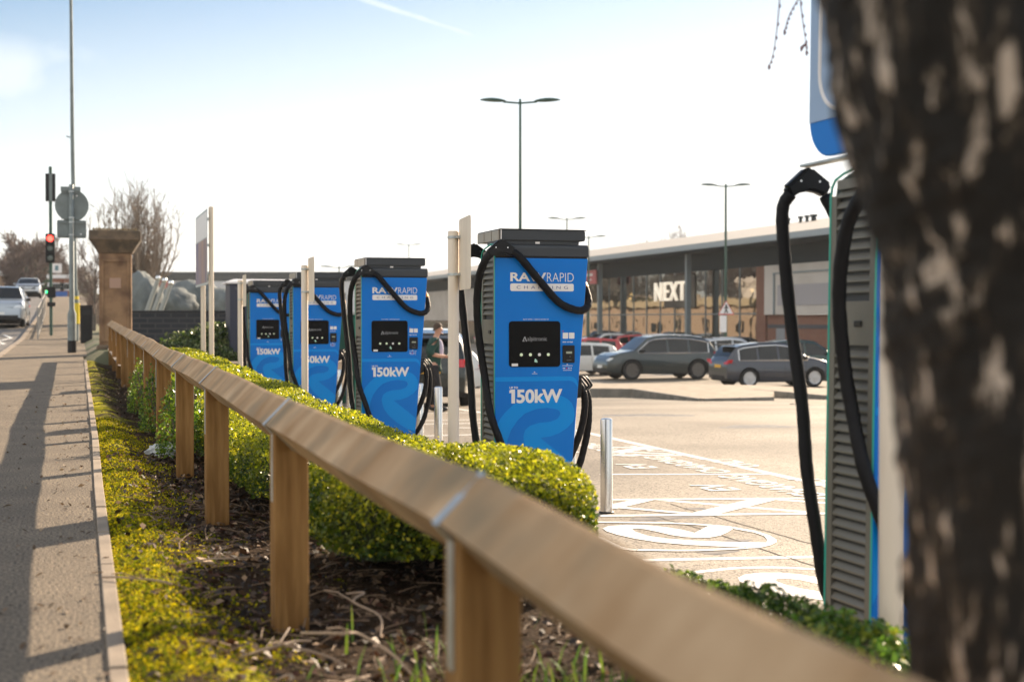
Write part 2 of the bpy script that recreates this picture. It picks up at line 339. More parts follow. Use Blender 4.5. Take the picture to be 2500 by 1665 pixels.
# white zigzag and edge marks on the road
m = MB()
_lv = [0]
def strip(m, pts, w, zf, dz=.006, seg=1.0):
    if dz < .012: _lv[0] = (_lv[0] + 1) % 12; dz = .0016 + .00035 * _lv[0]
    P = []
    for a, b in zip(pts[:-1], pts[1:]):
        a = Vector((a[0], a[1], 0)); b = Vector((b[0], b[1], 0)); L = (b - a).length; k = max(1, int(L / seg)); dirv = (b - a) / L; nn = Vector((-dirv.y, dirv.x, 0)) * w / 2
        rows = [[(q + s * nn) for s in (1, -1)] for q in [a + dirv * L * i / k for i in range(k + 1)]]
        m.grid([[(v.x, v.y, zf(v.x, v.y) + dz) for v in r] for r in rows])
rz = lambda x, y: hp(y) - .12
zz = [(-2.15 if i % 2 else -2.5, 36 + i * 2.4) for i in range(9)]
strip(m, zz, .12, rz, .02)
strip(m, [(-2.0, 20), (-2.0, 35)], .1, rz, .02)
tag(m.obj('road_marking', whitepaint), kind='structure')
# concrete edging between pavement and planting bed
m = MB(); yy = list(np.arange(-4, 32.1, .92))
for a, b in zip(yy[:-1], yy[1:]):
    b2 = b - .012; h = .008 + .01 * rnd.random()
    vs = [(ex(y) + dx, y, hp(y) + z) for y in (a, b2) for dx, z in ((0.002, -.15), (.056, -.15), (.056, h), (0.002, h))]
    m.add(vs, [(0, 1, 5, 4), (1, 2, 6, 5), (2, 3, 7, 6), (3, 0, 4, 7), (0, 3, 2, 1), (4, 5, 6, 7)])
tag(m.obj('edging_kerb', concrete, bevel=.004), kind='structure')

# planting bed with moss and soil
bedmat = bpy.data.materials.new('moss_and_soil'); bedmat.use_nodes = True
n, l = bedmat.node_tree.nodes, bedmat.node_tree.links; p = n['Principled BSDF']; p.inputs['Roughness'].default_value = .95; p.inputs['Specular IOR Level'].default_value = .08
t = n.new('ShaderNodeTexCoord'); z1 = n.new('ShaderNodeTexNoise'); z1.inputs['Scale'].default_value = 2.6; z1.inputs['Detail'].default_value = 9; z1.inputs['Roughness'].default_value = .62; l.new(t.outputs['Object'], z1.inputs[0])
sep = n.new('ShaderNodeSeparateXYZ'); l.new(t.outputs['Object'], sep.inputs[0])
mrx = n.new('ShaderNodeMapRange'); mrx.inputs[1].default_value = .15; mrx.inputs[2].default_value = .95; mrx.inputs[3].default_value = .16; mrx.inputs[4].default_value = -.18; l.new(sep.outputs['X'], mrx.inputs[0])
ad = n.new('ShaderNodeMath'); l.new(z1.outputs['Fac'], ad.inputs[0]); l.new(mrx.outputs[0], ad.inputs[1])
rp = n.new('ShaderNodeValToRGB'); e = rp.color_ramp.elements; e[0].position = .55; e[0].color = (.042, .026, .015, 1); e[1].position = .605; e[1].color = (.17, .165, .010, 1)
q = e.new(.76); q.color = (.42, .36, .010, 1); l.new(ad.outputs[0], rp.inputs[0])
z2 = n.new('ShaderNodeTexNoise'); z2.inputs['Scale'].default_value = 55; z2.inputs['Detail'].default_value = 4; l.new(t.outputs['Object'], z2.inputs[0])
mxb = n.new('ShaderNodeMixRGB'); mxb.blend_type = 'MULTIPLY'; mxb.inputs[0].default_value = .8; l.new(rp.outputs[0], mxb.inputs[1])
mr2 = n.new('ShaderNodeMapRange'); mr2.inputs[1].default_value = .35; mr2.inputs[2].default_value = .65; mr2.inputs[3].default_value = .45; mr2.inputs[4].default_value = 1.5; l.new(z2.outputs['Fac'], mr2.inputs[0]); l.new(mr2.outputs[0], mxb.inputs[2])
l.new(mxb.outputs[0], p.inputs['Base Color'])
b_ = n.new('ShaderNodeBump'); b_.inputs['Strength'].default_value = .9; b_.inputs['Distance'].default_value = .02; l.new(z2.outputs['Fac'], b_.inputs['Height']); l.new(b_.outputs[0], p.inputs['Normal'])
def bed_z(x, y):
    e0 = ex(y) + .056
    base = hp(y) - .02 + .022 * math.exp(-((x - e0 - .14) / .12) ** 2) - .09 * sm(.25, .7, x)
    return base + (.005 * float(fnoise(x, y, 1, 1.6)) + .006 * (1 - .8 * sm(7, 12, y)) * float(fnoise(x, y, 2, 5.5)) + .006 * (1 - sm(6, 9, y)) * float(fnoise(x, y, 5, 17))) * sm(0, .12, x - e0)
ys = list(np.arange(-1, 9, .045)) + list(np.arange(9, 32, .12))
us = list(np.linspace(0, 1, 40) ** 1.2)
m = MB(); m.grid([[(ex(y) + .056 + u * (2.31 - ex(y) - .056), y, bed_z(ex(y) + .056 + u * (2.31 - ex(y) - .056), y)) for y in ys] for u in us])
tag(m.obj('planting_bed', bedmat, smooth=180, recalc=False), kind='structure')
m = MB()
for a in np.arange(-4, 27.4, .915):     # kerb between bed and lot
    vs = [(x, y, z) for y in (a, a + .905) for x, z in ((2.30, -.75), (2.40, -.75), (2.40, -.2), (2.30, -.2))]
    m.add(vs, [(0, 1, 5, 4), (1, 2, 6, 5), (2, 3, 7, 6), (3, 0, 4, 7), (0, 3, 2, 1), (4, 5, 6, 7)])
tag(m.obj('bed_kerb', kerbstone), kind='structure')

# ------------------------------------------------------------------ timber rail fence
fy = [2.02, 0.2]                           # behind / beside the camera
FY = [-2.3, 0.2, 2.62, 5.2, 8.0, 10.42, 13.0, 15.4, 17.9, 20.3, 23.2, 26, 29, 32]
def rail_top(Y): return CAMZ - float(np.interp(Y, [0, 1.3, 1.7, 2.6, 5.2, 8, 13, 15, 18.5, 22, 32.5], [.345, .332, .327, .298, .292, .262, .235, .20, .165, .135, .02]))
RX = .745; HD = .09
fence = thing('timber_fence', 'low timber rail fence on square posts, running along the mossy bed from the foreground', 'fence', (RX, 2.62, 0))
fence_loc = Vector((RX, 2.62, 0))
for i, Y in enumerate(FY):
    zt = rail_top(Y) - HD; w = .062; d = .05
    m = MB(); zb = bed_z(RX, max(-1, min(31, Y))) - .25
    # bird's mouth post: notch cut for the rail
    prof = [(-w, zb), (w, zb), (w, zt + .03), (0.0, zt - HD + .005), (-w, zt + .03)]
    m.prism([(x, z) for x, z in prof], lambda x, z: (x, -d, z), lambda x, z: (x, d, z))
    o = m.obj('post', wood_post, fence, bevel=.004); o.location = Vector((RX, Y, 0)) - fence_loc
    o.rotation_euler = (rnd.uniform(-.012, .012), rnd.uniform(-.01, .01), rnd.uniform(-.05, .05))
    # galvanised strap over the rail and down the post side
    m = MB(); s = HD + .004; sw = .020
    for sg in (1, -1):
        a = [(sg * s, zt), (0, zt + s), (0, zt + s + .0025), (sg * (s + .0025), zt)]
        m.prism(a, lambda x, z: (x, -sw, z), lambda x, z: (x, sw, z))
        m.prism([(sg * s, zt), (sg * (s + .0025), zt), (sg * (w + .003), zt - .035), (sg * (w + .003), zt - .28), (sg * w * 1.01, zt - .28), (sg * w * 1.01, zt - .03)], lambda x, z: (x, -sw, z), lambda x, z: (x, sw, z))
    o = m.obj('strap', galv, fence); o.location = Vector((RX, Y, 0)) - fence_loc
for a, b in zip(FY[:-1], FY[1:]):
    m = MB(); k = 8; P = []
    for i in range(k + 1):
        Y = a + .006 + (b - a - .012) * i / k; z = rail_top(Y) - HD + .003 * math.sin(Y * 3); c = .006
        P.append([(RX + dx, Y, z + dz) for dx, dz in ((0, HD), (c * 2, HD - c), (HD - c, c), (HD, 0), (HD - c, -c), (c, -HD + c), (0, -HD), (-c, -HD + c), (-HD + c, -c), (-HD, 0), (-HD + c, c), (-c * 2, HD - c), (0, HD))])
    m.grid(P); m.add(P[0][:-1], [tuple(range(12))]); m.add(P[-1][:-1], [tuple(range(12))])
    o = m.obj('rail', wood_rail, fence, merge=True); o.location = -fence_loc

# ------------------------------------------------------------------ clipped hedges
def hedge(name, label, spec, x0, x1, y0, y1, topf, botf, nlv, lsize, tints, endr=.35, core=True):
    """rounded box hedge along Y; leaves spread over its shell, twiggy dark core inside"""
    root = thing(name, label, 'hedge', ((x0 + x1) / 2, (y0 + y1) / 2, botf(x0, (y0 + y1) / 2)))
    off = -root.location
    def shell(y, a, inset):               # a angle 0..1 around the cross-section left foot -> top -> right foot
        e = min((y - y0) / endr, (y1 - y) / endr, 1); e = math.sqrt(max(0, 1 - (1 - max(0, e)) ** 2))
        zt = topf(y) ; zb = botf((x0 + x1) / 2, y); cx = (x0 + x1) / 2 + .04 * math.sin(y * 1.9)
        hw = ((x1 - x0) / 2) * (.62 + .38 * e) - inset; h = (zt - zb) * (.68 + .32 * e) - inset
        an = math.pi * (1 - a); c, s_ = math.cos(an), math.sin(an); pw = .34
        X = cx + hw * (abs(c) ** pw) * (1 if c > 0 else -1); Z = zb + h * (abs(s_) ** (pw))
        return X, Z
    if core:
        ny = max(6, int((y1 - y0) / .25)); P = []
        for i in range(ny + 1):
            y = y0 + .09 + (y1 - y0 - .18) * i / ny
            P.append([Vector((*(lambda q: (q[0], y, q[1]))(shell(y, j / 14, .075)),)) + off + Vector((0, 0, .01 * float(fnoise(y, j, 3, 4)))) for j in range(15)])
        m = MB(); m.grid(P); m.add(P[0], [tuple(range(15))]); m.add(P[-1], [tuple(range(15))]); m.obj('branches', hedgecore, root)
    pts, nrm, tn = [], [], []
    T = np.asarray(tints, float)
    _S = [shell((y0 + y1) / 2, i / 400, 0) for i in range(401)]; _c = [0]
    for i in range(400): _c.append(_c[-1] + math.hypot(_S[i + 1][0] - _S[i][0], _S[i + 1][1] - _S[i][1]))
    def ua(): return float(np.interp(rnd.random() * _c[-1], _c, np.linspace(0, 1, 401)))
    for _ in range(nlv):
        r = rnd.random()
        endp = endr * .5 / (y1 - y0 + endr)
        if r < endp or r > 1 - endp:      # the two rounded ends
            a = ua(); y = y0 + .02 if r < endp else y1 - .02; k = rnd.random() ** .5
            X, Z = shell(y, a, 0); cx = (x0 + x1) / 2; zb = botf(cx, y); X = cx + (X - cx) * k; Z = zb + (Z - zb) * k
            nn = (0, -1 if r < endp else 1, .2); y += rnd.uniform(-.02, .05) * (1 if r < endp else -1)
        else:
            y = y0 + (y1 - y0) * rnd.random()
            a = ua(); X, Z = shell(y, a, 0); X2, Z2 = shell(y, min(1, a + .01), 0); nn = Vector((-(Z2 - Z), 0, X2 - X)); nn = nn.normalized() if nn.length > 0 else Vector((0, 0, 1))
            dep = abs(rnd.gauss(0, .045)) - .024 + .02 * float(fnoise(X * 3, y * 3, 4, 2)) ; X -= nn.x * dep; Z -= nn.z * dep
            nn = (nn.x, 0, nn.z)
        pts.append((X + off.x, y + off.y, Z + off.z)); nrm.append(nn)
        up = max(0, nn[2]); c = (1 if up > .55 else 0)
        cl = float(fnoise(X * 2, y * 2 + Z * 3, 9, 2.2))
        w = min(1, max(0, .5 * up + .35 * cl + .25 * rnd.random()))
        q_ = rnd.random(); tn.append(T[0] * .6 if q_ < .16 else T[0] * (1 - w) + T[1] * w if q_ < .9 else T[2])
    for _ in range(int((y1 - y0) * 16)):     # stray shoots above the clipped line
        y = y0 + .1 + (y1 - y0 - .2) * rnd.random(); a = min(.9, max(.1, ua())); X, Z = shell(y, a, 0); L = rnd.uniform(.02, .055)
        for k in range(5): pts.append((X + off.x + rnd.gauss(0, .008), y + off.y + rnd.gauss(0, .008), Z + off.z + L * k / 4)); nrm.append((rnd.gauss(0, 1), rnd.gauss(0, 1), .3)); tn.append(T[2] * .8 + T[1] * .2)
    leaves('foliage', pts, nrm, lsize, leafmat, np.array(tn), root, flat=.28)
    return root
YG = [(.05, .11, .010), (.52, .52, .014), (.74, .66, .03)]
top_h = lambda y: CAMZ - float(np.interp(y, [5.2, 6.2, 7.0, 7.8, 9.2, 11.8, 14.8, 21, 28], [.64, .60, .65, .715, .725, .70, .63, .55, .485]))
botl = lambda x, y: hp(y) - .1
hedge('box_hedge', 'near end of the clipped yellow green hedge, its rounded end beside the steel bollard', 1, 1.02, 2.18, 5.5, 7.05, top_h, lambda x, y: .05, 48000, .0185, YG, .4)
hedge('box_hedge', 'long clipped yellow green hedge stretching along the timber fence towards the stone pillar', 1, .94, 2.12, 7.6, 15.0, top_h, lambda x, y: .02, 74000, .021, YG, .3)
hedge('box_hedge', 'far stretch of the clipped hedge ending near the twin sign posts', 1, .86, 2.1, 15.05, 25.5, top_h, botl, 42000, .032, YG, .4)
DG = [(.025, .05, .010), (.07, .12, .02), (.22, .26, .10)]
def bush(name, label, c, r, n, ls, tints, cat='bush', stems=6, group=None):
    root = thing(name, label, cat, c, 0, group); P, N = [], []
    for _ in range(n):
        v = Vector((rnd.gauss(0, 1), rnd.gauss(0, 1), rnd.gauss(0, 1))).normalized(); v.z = abs(v.z)
        k = rnd.uniform(.55, 1.0) ** .5 * (1 + .18 * float(fnoise(v.x * 3 + c[0], v.y * 3 + v.z * 2, 2, 1.5)))
        P.append((v.x * r[0] * k, v.y * r[1] * k, .02 + v.z * r[2] * k)); N.append(v[:])
    leaves('foliage', P, N, ls, leafmat, tints, root)
    m = MB()
    for i in range(stems):
        a = rnd.uniform(0, 6.28); e = (math.cos(a) * r[0] * .6, math.sin(a) * r[1] * .6, r[2] * .8)
        m.tube(catmull([(0.02 * i, 0, -.08), (e[0] * .4, e[1] * .5, e[2] * .4), e], 4), [.012] * 3 * 0 or .009, 5)
    m.obj('stem', twigmat, root); return root
bush('dark_bush', 'dark glossy evergreen bush in front of the dark brick wall', (3.05, 29.6, plat(29.6) - .1), (1.55, .9, .72), 9000, .075, DG)
bush('dark_bush', 'lower sprawling evergreen bush beside the bare sign posts and gravel', (2.1, 28.2, plat(28) - .1), (1.0, .7, .42), 4000, .07, DG)
for i, (x, y, r, h, lab) in enumerate([(2.03, 4.85, .30, .22, 'low dark green shrub between the bed kerb and the painted bay'), (2.1, 4.35, .28, .22, 'low green shrub at the foot of the nearest charger'), (2.14, 3.9, .26, .22, 'yellow tipped low shrub at the foot of the nearest white post')]):
    bush('low_shrub', lab, (x + .12, y, -.13), (r, r * 1.4, h - (.0 if i else .04)), 3200, .026, [(.05, .11, .015), (.10, .20, .02), (.26, .30, .03)] if i == 2 else [(.035, .075, .012), (.09, .16, .02), (.17, .24, .03)])
# little box plants poking through the fence between the farther posts
for i, (x, y, r, h) in enumerate([(.80, 11.6, .20, .62), (.78, 14.3, .2, .62), (.76, 17.0, .2, .62)]):
    bush('box_plant', ['small leafy box plant bulging through the fence, nearest of the three', 'small leafy box plant bulging through the fence, middle of the three', 'small leafy box plant bulging through the fence, farthest of the three'][i], (x, y, -.08), (r, r * 1.6, h), 2600, .026, [(.06, .13, .015), (.22, .32, .02)], group='box plants at the fence')
# litter of dead leaves and bark, countless
P, N = [], []
while len(P) < 15000:
    y = rnd.uniform(1.5, 12) if rnd.random() < .75 else rnd.uniform(12, 30); x = rnd.uniform(.2, 2.2)
    if rnd.random() > .10 + .9 * sm(.25, .75, x + .35 * float(fnoise(x, y, 8, 2.1))): continue
    P.append((x, y, bed_z(x, y) + rnd.uniform(.0, .025))); N.append((0, 0, 1))
tag(leaves('leaf_litter', P, N, .034, deadleaf, [(.022, .014, .009), (.055, .03, .016), (.12, .07, .035), (.018, .012, .009), (.26, .17, .10), (.08, .03, .016)], flat=.9, asp=.62), 'dead brown leaves and bark chips scattered over the bed', 'leaf litter', kind='stuff')
P, N = [], []
for _ in range(420):
    y = 1.5 + 20 * rnd.random() ** 1.4; x = ex(y) + .03 - abs(rnd.gauss(0, .35)); P.append((x, y, hp(y) + .006)); N.append((0, 0, 1))
tag(leaves('leaf_litter', P, N, .03, deadleaf, [(.16, .10, .055), (.09, .055, .03), (.25, .18, .11)], flat=1.5, asp=.5), 'stray dead leaves blown on to the pavement edge', 'leaf litter', kind='stuff')
# moss tufts
P, N = [], []
while len(P) < 44000:
    y = 1.2 + 14 * rnd.random() ** 1.4; x = rnd.uniform(ex(y) + .06, 1.1)
    if float(fnoise(x, y, 3, 2.4)) * .3 + rnd.random() * .7 + .22 * float(fnoise(x, y, 11, 5.3)) < .20 + .62 * sm(.22, .95, x): continue
    P.append((x, y, bed_z(x, y) + rnd.uniform(0, .009))); N.append((0, 0, 1))
tag(leaves('moss', P, N, .015, mossm, [(.22, .24, .010), (.52, .46, .010), (.64, .50, .012), (.09, .13, .01), (.10, .07, .03)], flat=.1, asp=.5), 'bright yellow green moss covering the bed beside the path', 'moss', kind='stuff')
# grass and weeds by the nearest posts
m = MB()
for _ in range(1500):
    x = rnd.gauss(1.25, .24); y = rnd.gauss(3.1, .55); z = -.12; h = rnd.uniform(.05, .17); a = rnd.uniform(0, 6.28); w = rnd.uniform(.003, .007); le = rnd.uniform(.02, .09)
    dx, dy = math.cos(a), math.sin(a)
    m.add([(x - dy * w, y + dx * w, z), (x + dy * w, y - dx * w, z), (x + dx * le * .5 + dy * w * .7, y + dy * le * .5 - dx * w * .7, z + h * .7), (x + dx * le * .5 - dy * w * .7, y + dy * le * .5 + dx * w * .7, z + h * .7), (x + dx * le, y + dy * le, z + h)], [(0, 1, 2, 3), (3, 2, 4)])
grassm = mat('grass_blade', (.10, .20, .02), .5, col2=(.22, .27, .04), ns=9, translucent=.4)
tag(m.obj('grass', grassm, recalc=False), 'fresh green grass and weeds under the nearest fence rail', 'grass', kind='stuff')
# pale dry twigs on the bed
drytwig = mat('dry_twig', (.36, .26, .18), .7)
for i, (x, y, L, a, lift) in enumerate([(.86, 3.9, .35, 1.9, .05), (.72, 3.55, .28, .5, .04), (1.0, 4.2, .34, 2.6, .16), (.62, 3.7, .22, 2.2, .03), (.95, 3.6, .3, 1.1, .09), (.5, 4.6, .25, .2, .02), (.82, 4.5, .3, 2.9, .06), (.42, 6.2, .3, .1, .02), (.35, 5.6, .26, 2.8, .02), (1.02, 4.9, .4, 1.6, .10)]):
    m = MB(); p0 = Vector((0, 0, .012)); P = [p0]
    for k in range(1, 5): P.append(Vector((math.cos(a + rnd.uniform(-.3, .3)) * L * k / 4, math.sin(a + rnd.uniform(-.3, .3)) * L * k / 4, .012 + lift * math.sin(k / 4 * 2.2))))
    m.tube(catmull(P, 4), [.0055] * 0 or .0045, 6)
    q = P[2]; m.tube([q, q + Vector((math.cos(a + .8) * .07, math.sin(a + .8) * .07, .03)), q + Vector((math.cos(a + .9) * .12, math.sin(a + .9) * .12, .035))], .0028, 5)
    o = m.obj('twig', drytwig, smooth=True); o.location = (x, y, bed_z(x, y) + .006); tag(o, 'dry pale twig lying on the leaf litter near the first fence posts', 'twig', 'dry twigs on the bed')
m = MB()
for _ in range(700):
    y = rnd.uniform(1.8, 9); x = rnd.uniform(.35, 2.0); a = rnd.uniform(0, 6.28); L = rnd.uniform(.04, .16); z = bed_z(x, y) + rnd.uniform(.004, .03)
    p0 = Vector((x, y, z)); d = Vector((math.cos(a), math.sin(a), rnd.uniform(-.05, .35))) * L; m.tube([p0, p0 + d * .5 + Vector((rnd.gauss(0, .006), rnd.gauss(0, .006), .004)), p0 + d], [.0028, .0024, .0014], 4, caps=False)
tag(m.obj('twig_litter', mat('twig_litter_brown', (.24, .16, .10), .8, col2=(.12, .075, .045), ns=6), recalc=False), 'thin broken twigs strewn through the dead leaves', 'twig litter', kind='stuff')
# crumpled white bag and a scrap of cardboard
bm = bmesh.new(); bmesh.ops.create_icosphere(bm, subdivisions=4, radius=1)
for v in bm.verts:
    k = 1 + .22 * float(fnoise(v.co.x * 2, v.co.y * 2 + v.co.z * 3, 6, 1.6)) + .08 * float(fnoise(v.co.x * 7, v.co.z * 7, 2, 1.5)); v.co = Vector((v.co.x * .15 * k, v.co.y * .13 * k, max(-.2, v.co.z) * .10 * k + .02))
me = bpy.data.meshes.new('bag'); bm.to_mesh(me); bm.free()
bagm = mat('white_plastic_bag', (.72, .73, .74), .35, bump=.6, bs=30, translucent=.3)
o = link('plastic_bag', me, bagm); g = gp(398, 1098, -.06); o.location = (g.x, g.y, bed_z(g.x, g.y) - .01); tag(o, 'crumpled white plastic bag dropped by the fence post', 'bag')
m = MB(); m.box((-.035, -.03, 0), (.035, .03, .012)); o = m.obj('cardboard_scrap', mat('cardboard', (.42, .30, .19), .8), bevel=.002); g = gp(500, 1352, -.03); o.location = (g.x, g.y, bed_z(g.x, g.y) + .02); o.rotation_euler = (.2, .25, .4); tag(o, 'small tan scrap of cardboard on the moss', 'cardboard')
# ------------------------------------------------------------------ rapid chargers
LOT = -.68
lx_ = lambda X: (X - 493) / 753
lz_ = lambda y: 2.157 - (y - 258) / 793
def xr(z): return .72 - .08 * (2.157 - z)
def rrect(x0, x1, z0, z1, r, n=5):
    out = []
    for cx, cz, a0 in ((x1 - r, z0 + r, -90), (x1 - r, z1 - r, 0), (x0 + r, z1 - r, 90), (x0 + r, z0 + r, 180)):
        for i in range(n + 1):
            a = R(a0 + 90 * i / n); out.append((cx + r * math.cos(a), cz + r * math.sin(a)))
    return out
def plate(poly, y0, y1, name, material, parent, **k):
    m = MB(); m.prism(poly, lambda x, z: (x, y0, z), lambda x, z: (x, y1, z)); return m.obj(name, material, parent, **k)
def make_charger():
    root = thing('rapid_charger', 'x', 'charger', (0, 0, 0))
    side = [(0, .10), (.36, .10), (.36, 2.13), (.352, 2.175), (.325, 2.205), (.26, 2.225), (.10, 2.25), (.0, 2.25)]
    m = MB(); xl = .022
    a = [(xl, y, z) for y, z in side]; b = [(xr(z) - .012, y, z) for y, z in side]; n_ = len(side)
    m.add(a + b, [tuple(range(n_)), tuple(range(2 * n_ - 1, n_ - 1, -1))] + [(i, (i + 1) % n_, n_ + (i + 1) % n_, n_ + i) for i in range(n_)])
    cab = m.obj('cabinet', chargerdark, root)
    m = MB(); m.box((-.01, -.02, 0), (.62, .38, .10)); m.obj('plinth', concrete, root, bevel=.006)
    # louvred side panels
    for sgn in (0, 1):
        m = MB()
        def X(z, off): return off if sgn == 0 else xr(z) - off
        def bar(y0, y1, z0, z1, o0, o1):
            vs = [(X(z, o), y, z) for z in (z0, z1) for (o, y) in ((o0, y0), (o1, y0), (o1, y1), (o0, y1))]
            m.add(vs, [(0, 3, 2, 1), (4, 5, 6, 7), (0, 1, 5, 4), (1, 2, 6, 5), (2, 3, 7, 6), (3, 0, 4, 7)])
        bar(.004, .046, .12, 2.236, 0, .020); bar(.314, .355, .12, 2.14, 0, .020)
        bar(.047, .313, 2.165, 2.205, .001, .020); bar(.047, .313, 1.52, 1.70, .001, .020); bar(.047, .313, .12, .20, .001, .020)
        z = 2.16
        while z > .22:
            if z > 1.735 or z < 1.51:
                # angled slat: outer lip low, inner edge high
                vs = []
                for y in (.048, .312):
                    for (o, dz) in ((.0015, -.030), (.0015, -.022), (.019, .0), (.019, -.012)): vs.append((X(z + dz, o), y, z + dz))
                m.add(vs, [(0, 1, 5, 4), (1, 2, 6, 5), (2, 3, 7, 6), (3, 0, 4, 7), (0, 3, 2, 1), (4, 5, 6, 7)])
            z -= .044
        m.obj('louvre_panel', louvre, root, bevel=0)
        if sgn == 0:
            m = MB(); m.box((-.006, .10, 1.595), (.004, .155, 1.62)); m.obj('latch', black, root, bevel=.003)
    m = MB()
    for xx in (0.0,):
        m.tube([(xx, -.001, .12), (xx, -.001, 2.235), (xx, .004, 2.248), (xx, .10, 2.252), (xx, .26, 2.228), (xx, .325, 2.208), (xx, .353, 2.178), (xx, .361, 2.13), (xx, .361, .12)], .0055, 6)
    m.obj('edge_trim', teal, root, smooth=True)
    # blue front
    bl = [(0, .13), (xr(.13), .13), (xr(2.15), 2.15), (0, 2.15)]
    fp = plate(bl, -.014, -.002, 'front_panel', blue, root, bevel=.003)
    m = MB(); m.box((.004, -.006, 2.148), (.715, .03, 2.162)); m.obj('seam', black, root)
    # rounded dark head band
    m = MB(); prof = [(-.014, 2.163), (.06, 2.163), (.06, 2.252), (.008, 2.252), (-.004, 2.248), (-.012, 2.238), (-.0145, 2.222)]
    m.prism(prof, lambda y, z: (-.006, y, z), lambda y, z: (.727, y, z)); m.obj('head_band', chargerdark, root, bevel=.004)
    m = MB(); m.box((.03, .006, 2.2535), (.655, .30, 2.279)); m.obj('neck', chargerdark, root)
    m = MB(); m.box((.046, -.012, 2.28), (.70, .58, 2.358)); cap = m.obj('roof_cap', chargerdark, root, bevel=.006, seg=2)
    m = MB(); m.box((.038, -.018, 2.3585), (.708, .585, 2.364)); m.obj('lid', black, cap)
    m = MB()
    for y0, y1 in ((.012, .18), (.20, .38), (.40, .575)): m.box((.030, y0, 2.278), (.0445, y1, 2.356))
    m.obj('arm_cover', capbeige, cap, bevel=.003)
    m = MB(); m.tube([(.046, -.012, 2.28), (.046, -.012, 2.357)], .004, 6); m.obj('corner_trim', white, cap)
    m = MB(); m.box((.314, .0025, 2.257), (.348, .0055, 2.272)); m.obj('sticker', white, root)
    # prints on the front
    yf = -.0155
    me = join([fit_text('RAW', .115, .392, 1.979, 2.044, yf, .028)], 'a'); link('lettering', me, white, fp)
    link('lettering', fit_text('RAPID', .398, .607, 1.979, 2.044, yf, -.012), white, fp)
    bar = plate(rrect(.115, .607, 1.908, 1.964, .012), -.0155, -.0141, 'text_bar', white, fp)
    link('lettering', fit_text('C H A R G I N G', .163, .562, 1.925, 1.947, -.0162, -.004, 1.1), navytxt, bar)
    link('lettering', fit_text('RAW RAPID / 150DCS RAVEN XP', .214, .412, 1.695, 1.706, yf, .0), white, fp)
    link('lettering', fit_text('UP TO', .109, .174, 1.191, 1.208, yf, .03), white, fp)
    one = MB(); one.prism([(.124, 1.085), (.151, 1.085), (.151, 1.187), (.128, 1.187), (.108, 1.181), (.108, 1.160), (.124, 1.162)], lambda x, z: (x, yf, z), lambda x, z: (x, -.0141, z))
    link('lettering', join([fit_text('50kW', .163, .518, 1.085, 1.187, yf, .036), one.mesh('one')], 'b'), white, fp)
    # lighter blue swoosh print
    bp = lambda pts: [((x - 42) / 1781, 1.278 - (y - 230) / 1869) for x, y in pts]
    sw = [(42, 1010), (80, 860), (110, 800), (180, 710), (300, 600), (450, 530), (620, 492), (800, 480), (960, 500), (1040, 545), (1095, 600), (1130, 680), (1140, 760), (1120, 850), (1040, 940), (930, 1010), (800, 1055), (660, 1072), (740, 1140), (850, 1230), (960, 1320), (1090, 1440)]
    inn = [(1090, 1700), (900, 1640), (700, 1500), (560, 1370), (480, 1260), (440, 1150), (425, 1050), (450, 960), (520, 900), (650, 865), (800, 855), (900, 815), (940, 750), (925, 705), (880, 680), (750, 660), (600, 675), (450, 730), (350, 820), (260, 950), (210, 1080), (190, 1200), (180, 1400), (42, 1700)]
    m = MB(); P = bp(sw + inn); P = [(min(x, xr(z) - .004), max(.14, z)) for x, z in P]
    m.prism(P, lambda x, z: (x, -.0148, z), lambda x, z: (x, -.0141, z)); m.obj('swoosh_print', bluelight, fp)
    ou = [(0.002, 1.278), (.58, 1.278), (.605, 1.272), (.628, 1.255), (xr(1.2) - .003, 1.215)]; ii = [(xr(1.2) - .003, 1.195), (.62, 1.225), (.60, 1.24), (.575, 1.246), (.002, 1.246)]
    plate(ou + ii, -.0147, -.0141, 'band_print', bluelight, fp)
    # touch screen unit
    sc = plate(rrect(.104, .501, 1.351, 1.687, .024), -.020, -.0142, 'screen', screen, root, bevel=.0015)
    link('lettering', fit_text('alpitronic', .245, .396, 1.533, 1.573, -.0212, .0), greytxt, sc)
    m = MB(); yq = -.0207
    for tri in ([(.206, 1.538), (.221, 1.574), (.229, 1.574), (.214, 1.538)], [(.229, 1.574), (.242, 1.538), (.234, 1.538), (.223, 1.566)], [(.206, 1.538), (.224, 1.538), (.224, 1.543), (.208, 1.543)]): m.prism(tri, lambda x, z: (x, yq, z), lambda x, z: (x, yq + .0006, z))
    m.obj('logo', greytxt, sc)
    for k, bx in enumerate((.198, .268, .3376, .407)):
        m = MB(); m.lathe([(.0118, 0), (.0118, .0015), (.008, .0022)], 20, Matrix.Translation((bx, -.0202, 1.441)) @ Matrix.Rotation(R(90), 4, 'X')); m.obj('button', btn if k != 2 else white, sc)
    m = MB()
    for rr in (.008, .015, .022):
        m.tube([(.297 + rr * math.cos(a), -.0212, 1.388 + rr * math.sin(a)) for a in [R(-15 + 15 * i) for i in range(7)]], .0012, 5)
    m.obj('contactless_symbol', wifi, sc)
    plate([(.124, 1.357), (.172, 1.357), (.172, 1.377), (.124, 1.377)], -.0212, -.0202, 'sticker', white, sc)
    # blank stickers, phone number, card reader
    m = MB()
    for x0 in (.522, .571): m.prism(rrect(x0, x0 + .042, 1.558, 1.602, .004), lambda x, z: (x, -.0150, z), lambda x, z: (x, -.0141, z))
    m.obj('sticker', white, fp)
    link('lettering', fit_text('0808 164 9060', .520, .600, 1.528, 1.538, yf, .02), white, fp)
    rd = plate(rrect(.519, .612, 1.379, 1.508, .008), -.026, -.0142, 'card_reader', black, root, bevel=.002)
